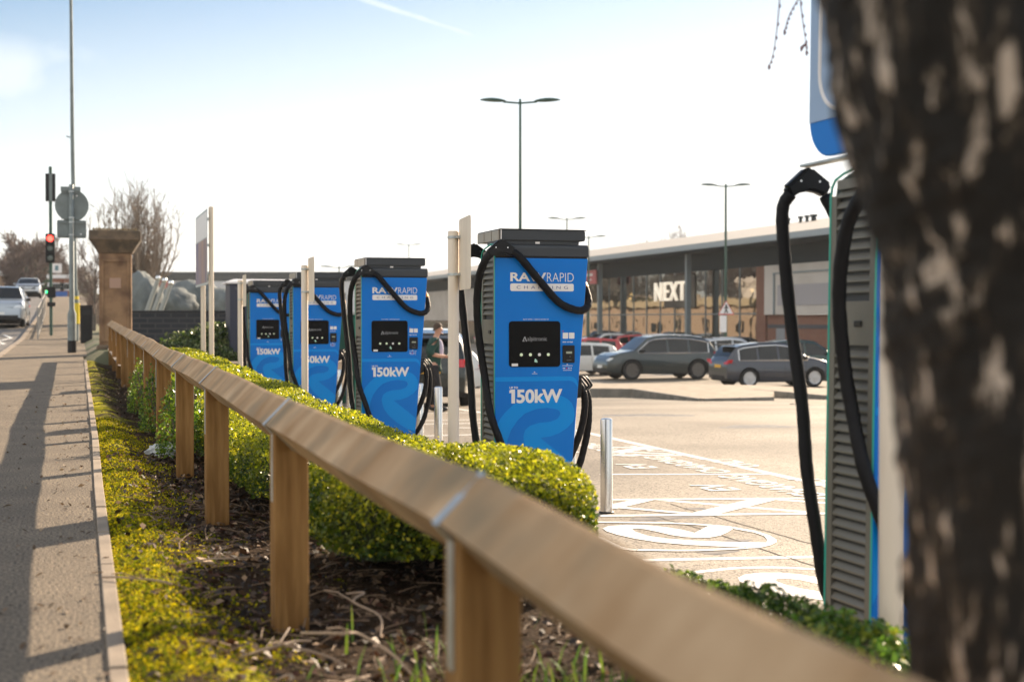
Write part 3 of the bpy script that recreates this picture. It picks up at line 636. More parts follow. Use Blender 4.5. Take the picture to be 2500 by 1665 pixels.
    plate([(.545, 1.447), (.59, 1.447), (.59, 1.463), (.545, 1.463)], -.0272, -.0262, 'display', mat('reader_display', (.35, .38, .30), .3), rd)
    m = MB(); m.tube([(.575, -.028, 1.425), (.575, -.026, 1.425)], .005, 8); m.box((.548, -.0272, 1.395), (.586, -.0262, 1.402)); m.obj('keypad', mat('reader_grey', (.1, .1, .11), .4), rd)
    m = MB()
    for cx, cz in ((.302, 1.312), (.557, 1.368)): m.prism([(cx - .007, cz - .004), (cx + .007, cz - .004), (cx, cz + .005)], lambda x, z: (x, yf, z), lambda x, z: (x, -.0141, z))
    for x0, x1, z0, z1 in ((.282, .324, 1.299, 1.302), (.519, .60, 1.356, 1.359), (.522, .54, 1.336, 1.342), (.566, .574, 1.335, 1.343), (.583, .592, 1.336, 1.342), (.525, .592, 1.322, 1.325)): m.box((x0, yf, z0), (x1, -.0141, z1))
    m.obj('payment_print', white, fp)
    m = MB(); m.lathe([(.006, 0), (.006, .0012)], 14, Matrix.Translation((.553, -.0142, 1.339)) @ Matrix.Rotation(R(90), 4, 'X')); m.lathe([(.004, 0), (.004, .0012)], 10, Matrix.Translation((.524, -.0142, 1.613)) @ Matrix.Rotation(R(90), 4, 'X')); m.obj('card_logo', red, fp)
    # cable hangers
    def hanger(cx, cy, s=1):
        poly = [(cx - .014, 2.283), (cx + .014, 2.283), (cx + .112, 2.215), (cx + .082, 2.158), (cx + .04, 2.175), (cx, 2.18), (cx - .045, 2.17), (cx - .085, 2.145), (cx - .112, 2.195)]
        m = MB(); m.prism(poly, lambda x, z: (x, cy - .028, z), lambda x, z: (x, cy + .028, z)); h = m.obj('cable_hanger', black, root, bevel=.012, seg=2, smooth=True)
        m = MB()
        for dx in (-.045, .045): m.tube([(cx + dx, cy - .032, 2.222), (cx + dx, cy - .027, 2.222)], .005, 8)
        m.obj('bolt', steel, h); return h
    h1 = hanger(.03, -.055); h2 = hanger(-.005, .56)
    def cable(pts, r=.0285, parent=root, name='charging_cable'):
        P = catmull(pts, 8); rs = [r * (1 + .035 * math.sin(i * 1.9) + .02 * math.sin(i * .7)) for i in range(len(P))]
        m = MB(); m.tube(P, rs, 12); return m.obj(name, rubber, parent, smooth=180)
    c = cable([(.105, -.055, 2.198), (.175, -.052, 2.155), (.328, -.05, 1.985), (.474, -.05, 1.83), (.60, -.05, 1.772), (.69, -.03, 1.775), (.742, .03, 1.84), (.738, .12, 1.95), (.71, .24, 2.06)])
    m = MB(); m.tube([(.742, .10, 1.93), (.738, .13, 1.965)], .031, 10); m.obj('cable_mark', orange, c)
    cable([(-.048, -.055, 2.178), (-.088, -.04, 2.12), (-.112, .04, 1.98), (-.105, .10, 1.73), (-.075, .11, 1.47), (-.05, .08, 1.26), (-.035, .0, 1.02), (.03, -.05, .80), (.10, -.06, .60), (.20, -.06, .42), (.34, -.05, .34)])
    cable([(-.085, .56, 2.168), (-.11, .58, 2.10), (-.10, .58, 1.92), (-.07, .56, 1.60), (-.045, .50, 1.26), (-.04, .46, .99), (-.02, .42, .76), (.02, .40, .50), (.10, .42, .34)])
    cable([(.085, .56, 2.165), (.15, .50, 2.0), (.3, .42, 1.7), (.5, .42, 1.5), (.64, .40, 1.45)])
    # connectors in the right-hand holster
    xh = xr(1.2)
    m = MB(); m.prism([(xh - .02, 1.10), (xh + .05, 1.12), (xh + .055, 1.25), (xh - .02, 1.265)], lambda x, z: (x, .05, z), lambda x, z: (x, .23, z)); m.obj('holster', black, root, bevel=.008)
    for k, (dx, yy) in enumerate(((0, .085), (.052, .17))):
        m = MB(); b0 = Vector((xh + .03 + dx, yy, 1.215))
        m.tube([b0 + Vector((-.02, 0, .028)), b0 + Vector((.03, 0, -.03)), b0 + Vector((.045, 0, -.06))], [.030, .028, .023], 12)
        m.tube(catmull([b0 + Vector((-.01, 0, .048)), b0 + Vector((.04, 0, .052)), b0 + Vector((.085, 0, .0)), b0 + Vector((.088, 0, -.02)), b0 + Vector((.05, 0, -.045)), b0 + Vector((.035, 0, -.035))], 4), .0095, 8)
        cn = m.obj('connector', black, root, smooth=50)
        q = b0 + Vector((.045, 0, -.055))
        P = [q, q + Vector((.012, 0, -.05)), q + Vector((.012, 0, -.13)), q + Vector((-.005, .0, -.24)), q + Vector((-.05, 0, -.38)), q + Vector((-.12, 0, -.52)), q + Vector((-.2, .02, -.66)), q + Vector((-.3, .05, -.75))] if k == 0 else [q, q + Vector((.018, 0, -.05)), q + Vector((.025, 0, -.15)), q + Vector((.018, .0, -.28)), q + Vector((-.01, 0, -.42)), q + Vector((-.06, 0, -.58)), q + Vector((-.15, .02, -.72)), q + Vector((-.3, .05, -.8))]
        cable(P, .0265, cn, 'cable')
    return root
chargers = [((2.93, 9.98), 'large blue rapid charger with its whole front in sharp focus above the hedge end'),
            ((2.93, 15.04), 'blue rapid charger just left of the man in the dark green shirt'),
            ((2.93, 20.05), 'blue rapid charger partly hidden behind a pale sign post'),
            ((2.88, 24.8), 'farthest and smallest blue rapid charger, beside the dark slate coloured cabinet'),
            ((3.0, 4.98), 'nearest blue rapid charger, seen from its louvred side and half hidden by the tree trunk')]
ch0 = make_charger()
for i, ((X, Y), lab) in enumerate(chargers):
    o = ch0 if i == 0 else copy_tree(ch0)
    o.location = (X, Y, LOT); tag(o, lab, 'charger', 'row of blue rapid chargers')
    if i == 4:
        o.location = (3.015, 4.98, LOT + .075); o.rotation_euler = (0, R(.8), 0); E5 = o
        for c in list(o.children):
            if c.name.startswith(('roof_cap', 'neck')):
                for g in list(c.children): bpy.data.objects.remove(g)
                bpy.data.objects.remove(c)
    if i == 3: o.location.z += .01

# ------------------------------------------------------------------ small sign posts in front of the chargers
def make_post():
    root = thing('sign_post', 'x', 'sign post')
    m = MB(); m.lathe([(.038, -.05), (.038, 2.30), (.034, 2.308)], 20); m.obj('pole', polewhite, root, smooth=True)
    m = MB(); P = rrect(-.52, -.02, 1.90, 2.385, .03)
    m.prism(P, lambda y, z: (.034 + .11 * (y + .02), y, z), lambda y, z: (.037 + .11 * (y + .02), y, z)); pl = m.obj('sign_plate', polewhite, root)
    for z in (2.00, 2.255):
        m = MB(); m.tube([(.0, 0, z), (.0, 0, z + .018)], .0415, 16); m.box((-.0, -.09, z), (.036, -.03, z + .018)); m.obj('clamp', galv, root)
    return root
pp = make_post()
for i, (X, Y, lab) in enumerate([(2.49, 9.49, 'pale round sign post with small edge-on plate, standing just left of the sharply focused charger'), (2.46, 15.95, 'pale round sign post with edge-on plate in front of the second farthest charger'), (2.45, 22.4, 'thin pale sign post with edge-on plate beside the dark slate cabinet'), (2.50, 4.0, 'blurred pale post at right between the nearest charger and the tree trunk')]):
    o = pp if i == 0 else copy_tree(pp); o.location = (X, Y, LOT); tag(o, lab, 'sign post', 'pale sign posts before the chargers'); o.rotation_euler = (0, 0, [0, .085, .10, .0][i])
# stainless bollards
def make_bollard():
    root = thing('bollard', 'x', 'bollard')
    m = MB(); m.lathe([(.054, .01), (.054, .815), (.050, .826), (.035, .833), (.001, .836)], 28); m.obj('tube', steel, root, smooth=True)
    m = MB(); m.lathe([(.066, -.01), (.066, .01), (.060, .014)], 28); m.obj('base_ring', black, root); return root
bb = make_bollard()
for i, (X, Y, lab) in enumerate([(4.46, 11.7, 'stainless steel bollard standing alone at the hedge end, nearest of all the bollards'), (4.44, 12.6, 'stainless bollard mostly hidden behind the hanging cables of the focused charger'), (4.47, 17.8, 'stainless bollard between the charger cables and the pale post near the man'), (4.46, 18.8, 'stainless bollard right behind the cables of the second charger'), (4.46, 24.0, 'distant stainless bollard left of the second charger, nearer of a pair'), (4.5, 25.2, 'distant stainless bollard left of the second charger, farther of a pair')]):
    o = bb if i == 0 else copy_tree(bb); o.location = (X, Y, hl(X, Y)); tag(o, lab, 'bollard', 'steel bollards behind the chargers')

# the nearest charger carries a round-cornered sign on top instead of a cap
m = MB(); m.box((-.03, .02, 2.286), (.02, .585, 2.298)); m.obj('support_arm', galv, E5, bevel=.002)
P_ = rrect(-.62, .475, 2.305, 3.6, .17, 8)
m = MB(); m.prism(P_, lambda y, z: (-.045, y, z), lambda y, z: (-.015, y, z)); pan = m.obj('topper_sign', blue, E5, bevel=.004)
m = MB(); m.box((-.0485, -.615, 2.46), (-.0455, .470, 3.4)); m.obj('panel_print', mat('pale_blue_print', (.30, .42, .62), .35), pan)
m = MB(); m.tube([(-.0505, .38 - .17 * (1 - math.cos(R(a))), 2.66 - .17 * math.sin(R(a))) for a in range(0, 91, 10)] + [(-.0505, -.5, 2.49)], .009, 6); m.tube([(-.0505, .38, 2.66), (-.0505, .38, 3.3)], .009, 6); m.obj('white_line', white, pan)

# twin-post sign board left of the chargers
t = thing('sign_board', 'upright sign board seen edge-on between two tall pale posts left of the chargers', 'sign board', (2.06, 24.2, 0))
for Y in (-.8, .75):
    m = MB(); m.lathe([(.040, -.2), (.040, 2.83), (.03, 2.84)], 18, Matrix.Translation((0.04, Y, 0))); m.obj('post', polewhite, t, smooth=True)
m = MB(); m.box((-.035, -.9, 1.58), (-.028, 1.35, 2.80)); bd = m.obj('board', galv, t)
m = MB(); m.box((-.038, -.86, 2.35), (-.0355, 1.31, 2.76)); m.obj('board_print_reflection', white, bd)
m = MB(); m.box((-.038, -.86, 1.62), (-.0355, .2, 2.33)); m.obj('board_print_reflection', mat('brown_reflection', (.42, .25, .16), .5, col2=(.08, .09, .20), ns=1.2, stretch=(1, 4, .4)), bd)  # brown and violet streaks imitate a reflection on the board face
m = MB(); m.box((-.038, .22, 1.62), (-.0355, 1.31, 2.33)); m.obj('board_print_reflection', mat('violet_reflection', (.12, .12, .25), .5, col2=(.4, .26, .2), ns=1.5, stretch=(1, 4, .4)), bd)
m = MB()
for z in (1.75, 2.2, 2.62): m.box((-.027, -.85, z), (-.0, .85, z + .04))
m.obj('rail', galv, t)

# ------------------------------------------------------------------ bay markings
m = MB(); zl = hl
def seg(a, b, w, scale, ox, oy):
    A = gp(ox + a[0] / scale, oy + a[1] / scale, -.674); B = gp(ox + b[0] / scale, oy + b[1] / scale, -.674); strip(m, [A, B], w, zl, .006, .8)
s1 = (4.205, 1460, 1040)
strip(m, [(7.33, 4.0), (7.33, 40.0)], .12, zl, .008, 1)
for a, b, w in (((20, 215), (500, 215), .11), ((20, 295), (860, 297), .11), ((150, 272), (520, 213), .2), ((150, 255), (780, 285), .1), ((20, 492), (1750, 490), .1), ((100, 752), (2400, 736), .1), ((20, 917), (2400, 892), .11), ((1050, 905), (1740, 740), .22), ((100, 838), (500, 747), .18), ((150, 826), (1000, 900), .1), ((620, 750), (2350, 893), .1), ((1740, 740), (2350, 784), .1)):
    seg(a, b, w, *s1)
s2 = (3.9915, 1430, 1230)
seg((560, 540), (2700, 500), .1, *s2)
strip(m, [gp(x, y, -.674) for x, y in ((1100, 1043), (1330, 1046.5))], .1, zl, .006)
Y0 = [gp(1500, 1156, -.674).y + k for k in (5.6, 7.9, 8.8, 11.2)]
for Y in Y0: strip(m, [(4.7, Y), (7.3, Y)], .1, zl, .007)
def poly(pts, dz=.007):
    _lv[0] = (_lv[0] + 1) % 12; dz = .0016 + .00035 * _lv[0]
    Q = [gp(s2[1] + x / s2[0], s2[2] + y / s2[0], -.674) for x, y in pts]; m.add([(q.x, q.y, -.68 + dz) for q in Q], [tuple(range(len(Q)))])
poly([(165, 235), (220, 212), (400, 200), (620, 205), (800, 225), (950, 250), (1060, 278), (1190, 212), (1300, 208), (1440, 238), (1380, 275), (1310, 305), (1200, 325), (1080, 325), (950, 318), (820, 297), (700, 268), (570, 242), (500, 235), (450, 242), (480, 265), (600, 305), (800, 335), (1100, 355), (1500, 368), (1760, 372), (1700, 405), (1560, 415), (1300, 410), (1000, 395), (700, 370), (480, 335), (300, 295), (200, 262)])
poly([(1440, 222), (1640, 255), (1790, 300), (1860, 345), (1860, 370), (1800, 400), (1690, 425), (1560, 430), (1560, 415), (1700, 405), (1762, 372), (1768, 345), (1740, 310), (1640, 275), (1440, 240)], .0085)
for P_ in ([(-40, 176), (130, 174), (500, 178), (900, 186), (1300, 212), (1440, 230)], [(1560, 425), (1300, 440), (1000, 450), (700, 447), (370, 432), (120, 328), (-40, 270)], [(2700, 640), (2260, 628), (2000, 615), (1800, 610), (1500, 615), (1250, 637), (1080, 657), (975, 684), (1340, 830)]):
    Q = catmull([Vector((*gp(s2[1] + x / s2[0], s2[2] + y / s2[0], -.674)[:2], 0)) for x, y in P_], 5) if len(P_) != 5 * 9 else None
    strip(m, Q, .075, zl, .0065, 5)
poly([(1485, 710), (1550, 680), (1700, 662), (1900, 662), (2100, 680), (2260, 705), (2500, 760), (2500, 830), (2260, 770), (2100, 735), (1950, 718), (1860, 720), (1850, 742), (1950, 780), (2100, 815), (2260, 842), (2500, 870), (2500, 950), (2260, 922), (2000, 885), (1800, 850), (1600, 790), (1500, 745)])
tag(m.obj('bay_markings', whitepaint, recalc=True), kind='structure')
for me_o in [bpy.data.objects['bay_markings']]:
    b = bmesh.new(); b.from_mesh(me_o.data)
    for f in b.faces:
        if f.normal.z < 0: f.normal_flip()
    b.to_mesh(me_o.data); b.free()
# painted words, read from the driving lane
def paint_word(txt, cx, cy, w, h):
    me = textmesh(txt, 1.0, .02, 0); co = np.array([v.co[:] for v in me.vertices]); mn, mxv = co.min(0), co.max(0)
    for v in me.vertices:
        a = (v.co.x - mn[0]) / (mxv[0] - mn[0]) - .5; b = (v.co.y - mn[1]) / (mxv[1] - mn[1]) - .5
        X, Y = cx - b * h, cy + a * w; v.co = (X, Y, hl(X, Y) + .0062)
    o = link('bay_lettering', me, whitepaint); tag(o, kind='structure')
for (px, py) in ((1674, 1133), (1881, 1184), (1480, 1097)):
    c = gp(px, py, -.674)
    paint_word('EV', c.x - .62, c.y, .55, .34); paint_word('CHARGING', c.x, c.y, 1.9, .34); paint_word('ONLY', c.x + .60, c.y, .95, .34)
# joint cracks in the tarmac
m = MB()
for a, b in (((820, -10), (1110, 80)), ((680, 115), (1130, 240)), ((1130, 240), (2265, 610)), ((1220, 108), (2265, 400))):
    A = gp(s2[1] + a[0] / s2[0], s2[2] + a[1] / s2[0], -.674); B = gp(s2[1] + b[0] / s2[0], s2[2] + b[1] / s2[0], -.674); k = 14
    P_ = [A.lerp(B, i / k) + Vector((rnd.uniform(-.012, .012), rnd.uniform(-.02, .02), 0)) for i in range(k + 1)]; strip(m, P_, .014, zl, .0095, 5)
tag(m.obj('tarmac_crack', mat('crack', (.05, .04, .03), .9), recalc=False), kind='structure')
m = MB()
for (px, py, rx, ry, s_) in ((1748, 1345, .16, .10, 1), (1620, 1262, .35, .12, 2), (1560, 1010, .9, .5, 3), (1850, 1040, .6, .35, 4), (1700, 1240, .10, .08, 5), (1800, 1318, .13, .07, 6)):
    c = gp(px, py, -.674); m.add([(c.x + rx * math.cos(a) * (1 + .25 * math.sin(a * 3 + s_)), c.y + ry * math.sin(a) * (1 + .2 * math.cos(a * 4 + s_)), hl(c.x, c.y) + .0012) for a in np.linspace(0, 2 * math.pi, 24)[:-1]], [tuple(range(23))])
tag(m.obj('oil_stain', mat('oil_stain', (.10, .085, .07), .45, col2=(.22, .18, .14), ns=9, lo=.4, hi=.6), recalc=False), kind='structure')
# kerbed islands in the lot
def island(name, front, back, zt):
    m = MB(); F = [gp(x, y, zt) for x, y in front]; B = [gp(x, y, zt) for x, y in back]
    Q = F + B[::-1]; n_ = len(Q)
    m.add([(q.x, q.y, hl(q.x, q.y) - .1) for q in Q] + [(q.x, q.y, zt) for q in Q], [tuple(range(n_, 2 * n_))] + [(i, (i + 1) % n_, n_ + (i + 1) % n_, n_ + i) for i in range(n_)])
    o = m.obj(name, concrete); tag(o, kind='structure')
    m = MB()
    for a, b in zip(F[:-1], F[1:]):
        L = (b - a).length; k = max(1, round(L / .92)); nn = Vector(((b - a).y, -(b - a).x, 0)).normalized() * .13
        for i in range(k):
            p, q = a.lerp(b, (i + .01) / k), a.lerp(b, (i + .99) / k)
            vs = [(v.x, v.y, z) for v in (p, q) for z in (0,)]
            zb = hl(p.x, p.y) - .1; c4 = [p + nn, q + nn, q, p]
            m.add([(v.x, v.y, zb) for v in c4] + [(v.x, v.y, zt + .006) for v in c4], [(0, 3, 2, 1), (4, 5, 6, 7), (0, 1, 5, 4), (1, 2, 6, 5), (2, 3, 7, 6), (3, 0, 4, 7)])
    tag(m.obj('lot_kerb', kerbstone, bevel=.01), kind='structure')
island('paved_island', [(1350, 950), (1459, 948), (1550, 949), (1715, 973), (1885, 969)], [(1350, 938), (1459, 937), (1600, 937), (1715, 938), (1890, 955)], -.96)
island('paved_island', [(1675, 944), (1850, 950), (2020, 965), (2300, 985)], [(1675, 938), (1850, 940), (2020, 948), (2300, 960)], -1.0)
island('paved_island', [(1935, 985), (2030, 990), (2300, 1000)], [(1955, 976), (2030, 980), (2300, 990)], -.88)
# ------------------------------------------------------------------ cars
glassdark = mat('car_glass', (.006, .009, .010), .05, coat=.1, spec=.5)
grail = mat('rail_grey', (.30, .29, .27), .6, .3)
tyre = mat('tyre', (.012, .012, .012), .85)
rimm = mat('alloy', (.55, .56, .58), .3, .8)
rimdark = mat('alloy_dark', (.16, .15, .14), .35, .7)
chrome = mat('chrome_trim', (.75, .75, .75), .15, .95)
lampglass = mat('lamp_glass', (.75, .78, .8), .1, coat=.5)
tail = mat('tail_lamp', (.55, .01, .02), .2, coat=.5)
plateW = mat('plate_white', (.75, .75, .72), .5); plateY = mat('plate_yellow', (.75, .42, .05), .5)
blacktrim = mat('black_trim', (.012, .012, .013), .6)
def paintm(name, c, metal=.5): return mat(name, c, .36, metal, coat=1.0)
PROF = {
 'suv': [(-.5, .42), (-.497, .56), (-.485, .62), (-.455, .75), (-.42, .87), (-.37, .93), (-.24, .98), (-.08, 1.0), (.06, .985), (.125, .955), (.26, .665), (.30, .645), (.40, .60), (.46, .54), (.487, .46), (.498, .36), (.5, .28)],
 'hatch': [(-.5, .40), (-.497, .52), (-.48, .62), (-.44, .80), (-.41, .90), (-.36, .955), (-.2, .99), (-.03, 1.0), (.09, .955), (.27, .66), (.32, .635), (.42, .56), (.47, .48), (.495, .38), (.5, .26)],
 'crossover': [(-.5, .42), (-.497, .56), (-.478, .64), (-.44, .79), (-.40, .895), (-.35, .94), (-.2, .985), (-.04, 1.0), (.08, .965), (.25, .67), (.30, .65), (.41, .585), (.465, .51), (.49, .42), (.5, .28)],
}
def car(name, label, loc, rz, L, Wd, H, paint, prof='suv', wr=.36, wb=.60, rim=rimm, spokes=5, group=None, simple=False, chrome_on=True, roofrail=False, detail_plate=None):
    root = thing(name, label, 'car', loc, rz, group)
    pr = [(x * L, z * H) for x, z in PROF[prof]]; xs_ = [p[0] for p in pr]; zs_ = [p[1] for p in pr]
    belt = .575 * H; cl = .155 * H; wx = [wb * L / 2 - .01 * L, -wb * L / 2 - .0 * L]; hw = Wd / 2
    top = lambda x: float(np.interp(x, xs_, zs_))
    def plan(x): u = abs(x) / (L / 2); return 1 - .16 * max(0, (u - .72) / .28) ** 2.2
    def side(z):
        if z < belt: return .965 + .035 * math.sin(math.pi * min(1, max(0, (z - cl) / (belt - cl))) ** .9)
        return .965 - .22 * ((z - belt) / (H - belt)) ** 1.15
    def bot(x):
        b = cl + .05 * H * (abs(x) / (L / 2)) ** 6
        for w in wx:
            d = abs(x - w); ar = wr * 1.16
            if d < ar: b = max(b, wr + math.sqrt(ar * ar - d * d) * .98)
        return b
    def sy(x, z): return hw * plan(x) * side(z)
    st = sorted(set(list(np.linspace(-L / 2, L / 2, 34 if simple else 60)) + xs_ + [w + s * wr * 1.16 * k for w in wx for s in (-1, 1) for k in (1, .985, .93, .8, .6, .3)]))
    P = []
    for x in st:
        t, b = top(x), bot(x); t = max(t, b + .02); row = []
        nrw = 12
        for i in range(nrw + 1):
            z = b + (t - b) * i / nrw; k = i / nrw
            y = sy(x, z) * (1 - .05 * k ** 9); row.append((x, y, z))
        yt = row[-1][1]; zt = t; row[-1] = (x, yt - .03, zt)
        cr_ = .018 if t > belt else .012
        for j in range(1, 8):
            y = (yt - .03) * (1 - j / 4); row.append((x, y, zt + cr_ * (1 - (y / yt) ** 2)))
        row += [(x, -q[1], q[2]) for q in row[nrw::-1]]
        P.append(row)
    m = MB(); m.grid(P)
    n_ = len(P[0]); m.add(P[0], [tuple(range(n_))]); m.add(P[-1], [tuple(range(n_))])
    body = m.obj('body', paint, root, merge=True, smooth=38)
    # underside and wheel wells
    m = MB(); m.box((-L * .46, -hw * .86, cl * .9), (L * .46, hw * .86, belt * .95)); m.obj('underbody', blacktrim, root)
    # side windows
    def win(x0, x1, zb0, zt0, parent, nm='side_window'):
        for s in (1, -1):
            m = MB(); k = 8; rows = []
            for i in range(k + 1):
                x = x0 + (x1 - x0) * i / k; zt_ = min(top(x) - .075 * H, zt0(x) if callable(zt0) else zt0); zb_ = zb0(x) if callable(zb0) else zb0; zt_ = max(zt_, zb_ + .005)
                rows.append([(x, s * (sy(x, zb_ + (zt_ - zb_) * j / 3) + .006), zb_ + (zt_ - zb_) * j / 3) for j in range(4)])
            m.grid(rows); m.obj(nm, glassdark, parent, smooth=True)
    zb = belt + .035 * H; xa = (xs_[zs_.index(max(zs_))])
    xf = .235 * L; xrr = -.40 * L
    cuts = [xrr, -.225 * L, -.035 * L, xf] if not prof == 'hatch' else [-.37 * L, -.18 * L, .01 * L, .245 * L]
    for a, b in zip(cuts[:-1], cuts[1:]): win(a + .012 * L, b - .008 * L, zb, H, root)
    if chrome_on:
        for s in (1, -1):
            P_ = [(x, s * (sy(x, zb - .01) + .01), zb - .012) for x in np.linspace(cuts[0], cuts[-1], 9)]
            Q_ = [(x, s * (sy(x, max(zb, top(x) - .07 * H)) + .009), max(zb, top(x) - .068 * H)) for x in np.linspace(cuts[-1], cuts[0], 14)]
            m = MB(); m.tube(P_ + Q_ + [P_[0]], .024, 5); m.obj('window_trim', chrome, root)
    def acr(x0, x1, frac, nm, mt, lift=.012, k=5):
        m = MB(); rows = []
        for i in range(k + 1):
            x = x0 + (x1 - x0) * i / k; z = top(x); yy = (sy(x, z) - .05) * frac
            nrm = Vector((-(top(x + .02) - top(x - .02)), 0, .04)).normalized() * lift
            rows.append([(x + nrm.x, yy * (1 - 2 * j / 8), z + nrm.z + .014 * (1 - (1 - 2 * j / 8) ** 2)) for j in range(9)])
        m.grid(rows); return m.obj(nm, mt, root, smooth=True)
    f = {'suv': (.13, .257), 'hatch': (.10, .268), 'crossover': (.088, .247)}[prof]
    acr(f[0] * L, f[1] * L, .97, 'windscreen', glassdark)
    r_ = {'suv': (-.48, -.427), 'hatch': (-.472, -.413), 'crossover': (-.468, -.402)}[prof]
    acr(r_[0] * L, r_[1] * L, .92, 'rear_window', glassdark)
    # wheels
    for w in wx:
        for s in (1, -1):
            Mx = Matrix.Translation((w, s * (hw - .115), wr)) @ Matrix.Rotation(R(-90 * s), 4, 'X')
            m = MB(); m.lathe([(wr * .66, -.10), (wr * .96, -.10), (wr, -.07), (wr, .07), (wr * .96, .10), (wr * .68, .105), (wr * .66, .07)], 26, Mx); wh = m.obj('wheel', tyre, root, smooth=True)
            m = MB(); m.lathe([(wr * .665, .075), (wr * .69, .106), (wr * .64, .10), (wr * .60, .06)], 26, Mx)
            for k in range(spokes):
                a = 2 * math.pi * k / spokes; c, s_ = math.cos(a), math.sin(a); wd = .26 * wr if spokes <= 5 else .15 * wr
                q = [(c * .1 * wr - s_ * wd * .4, s_ * .1 * wr + c * wd * .4), (c * .66 * wr - s_ * wd * .5, s_ * .66 * wr + c * wd * .5), (c * .66 * wr + s_ * wd * .5, s_ * .66 * wr - c * wd * .5), (c * .1 * wr + s_ * wd * .4, s_ * .1 * wr - c * wd * .4)]
                if spokes <= 5: q = [(c * .1 * wr - s_ * wd * .3, s_ * .1 * wr + c * wd * .3), (c * .66 * wr - s_ * wd * .55, s_ * .66 * wr + c * wd * .55), (c * .66 * wr + s_ * wd * .55, s_ * .66 * wr - c * wd * .55), (c * .1 * wr + s_ * wd * .3, s_ * .1 * wr - c * wd * .3)]
                m.add([Mx @ Vector((x, y, .094)) for x, y in q] + [Mx @ Vector((x, y, .06)) for x, y in q], [(0, 1, 2, 3), (7, 6, 5, 4), (0, 4, 5, 1), (1, 5, 6, 2), (2, 6, 7, 3), (3, 7, 4, 0)])
            m.lathe([(wr * .16, .06), (wr * .16, .10), (.001, .104)], 12, Mx); m.obj('rim', rim, wh)
            m = MB(); m.lathe([(wr * .66, .03), (.001, .035)], 20, Mx); m.obj('brake_disc', blacktrim, wh)
    # front: grille, lamps, plate; rear: lamps, plate, bumper
    def surf_patch(y0, y1, z0, z1, end, nm, mt, d=.012, wrap=True):
        m = MB(); rows = []
        for i in range(7):
            y = y0 + (y1 - y0) * i / 6; row = []
            for j in range(4):
                z = z0 + (z1 - z0) * j / 3
                lo_, hi_ = (L * .25, L / 2) if end > 0 else (-L / 2, -L * .25)
                x = hi_ if end > 0 else lo_
                for q in np.linspace(hi_, lo_, 60) if end > 0 else np.linspace(lo_, hi_, 60):
                    if top(q) >= z and sy(q, z) * .985 >= abs(y): x = q; break
                row.append((x + end * d, y * 1.004, z))
            rows.append(row)
        m.grid(rows); return m.obj(nm, mt, root, smooth=True)
    zf = .50 * H
    surf_patch(-.28 * Wd, .28 * Wd, .34 * H, .49 * H, 1, 'grille', blacktrim)
    surf_patch(-.38 * Wd, .38 * Wd, .17 * H, .26 * H, 1, 'lower_grille', blacktrim)
    for s in (1, -1):
        surf_patch(s * .31 * Wd, s * .478 * Wd, .43 * H, .50 * H, 1, 'headlight', lampglass, .016)
        surf_patch(s * .27 * Wd, s * .478 * Wd, .52 * H, .62 * H, -1, 'tail_light', tail, .016)
        m = MB(); m.ball((.20 * L, s * (hw + .09), .66 * H), (.07, .10, .065), 8); m.box((.19 * L, min(s * hw * .93, s * (hw + .06)), .63 * H), (.21 * L, max(s * hw * .93, s * (hw + .06)), .65 * H)); m.obj('mirror', paint if simple else blacktrim, root, smooth=True)
        for xh in (-.09 * L, .10 * L):
            m = MB(); z = .56 * H; m.box((xh - .09, s * (sy(xh, z) + .004) - .012, z - .014), (xh + .09, s * (sy(xh, z) + .004) + .014, z + .014)); m.obj('door_handle', paint, root, bevel=.006)
        for xd in (.215 * L, .02 * L, -.17 * L):       # door gaps
            m = MB(); rows = [[(xd + dx + (-.02 * L * max(0, (.45 * H - z)) / H if xd < -.1 * L else 0), s * (sy(xd, z) + .002), z) for dx in (-.006, .006)] for z in np.linspace(cl * 1.4, zb, 8)]; m.grid(rows); m.obj('door_gap', blacktrim, body)
        m = MB(); m.box((-.26 * L, s * hw * .93 - .03, cl * .85), (.26 * L, s * hw * .93 + .03, cl * 1.25)); m.obj('sill', blacktrim, root, bevel=.01)
        if roofrail:
            m = MB(); m.tube([(x, s * (sy(x, top(x)) - .12), top(x) + .035) for x in np.linspace(-.36 * L, .07 * L, 9)], .016, 6); m.obj('roof_rail', chrome, root)
    surf_patch(-.26, .26, .27 * H, .335 * H, 1, 'number_plate', plateW, .022)
    surf_patch(-.26, .26, .44 * H, .505 * H, -1, 'number_plate', plateY, .022)
    surf_patch(-.44 * Wd, .44 * Wd, .16 * H, .27 * H, -1, 'rear_bumper', blacktrim)
    if prof != 'hatch' : m = MB(); m.box((-.47 * L, -hw * .62, .925 * H), (-.405 * L, hw * .62, .95 * H)); m.obj('rear_spoiler', blacktrim, root, bevel=.008)
    return root
def cz(X, Y): return hl(X, Y)
grey_g = paintm('paint_grey_green', (.035, .048, .05)); blue_g = paintm('paint_slate_blue', (.04, .047, .065)); whitep = paintm('paint_white', (.70, .70, .68), 0); redp = paintm('paint_red', (.45, .03, .03), 0)
darkp = paintm('paint_black', (.012, .018, .018)); silver = paintm('paint_silver_blue', (.40, .45, .50), .5); tealp = paintm('paint_dark_green', (.02, .05, .045)); silv2 = paintm('paint_silver', (.5, .52, .54), .6)
car('parked_car', 'dark grey estate SUV with silver window trim, parked facing left before the shop front', (22.6, 53.7, cz(22.6, 53.7)), math.pi, 4.85, 1.97, 1.78, grey_g, 'suv', .40, .60, rimdark, 10, roofrail=True)
car('parked_car', 'slate blue crossover facing right, red tail lamp and yellow rear plate showing', (24.05, 46.4, cz(24.0, 46.4)), 0, 4.25, 1.8, 1.61, blue_g, 'crossover', .345, .615, rimm, 5)
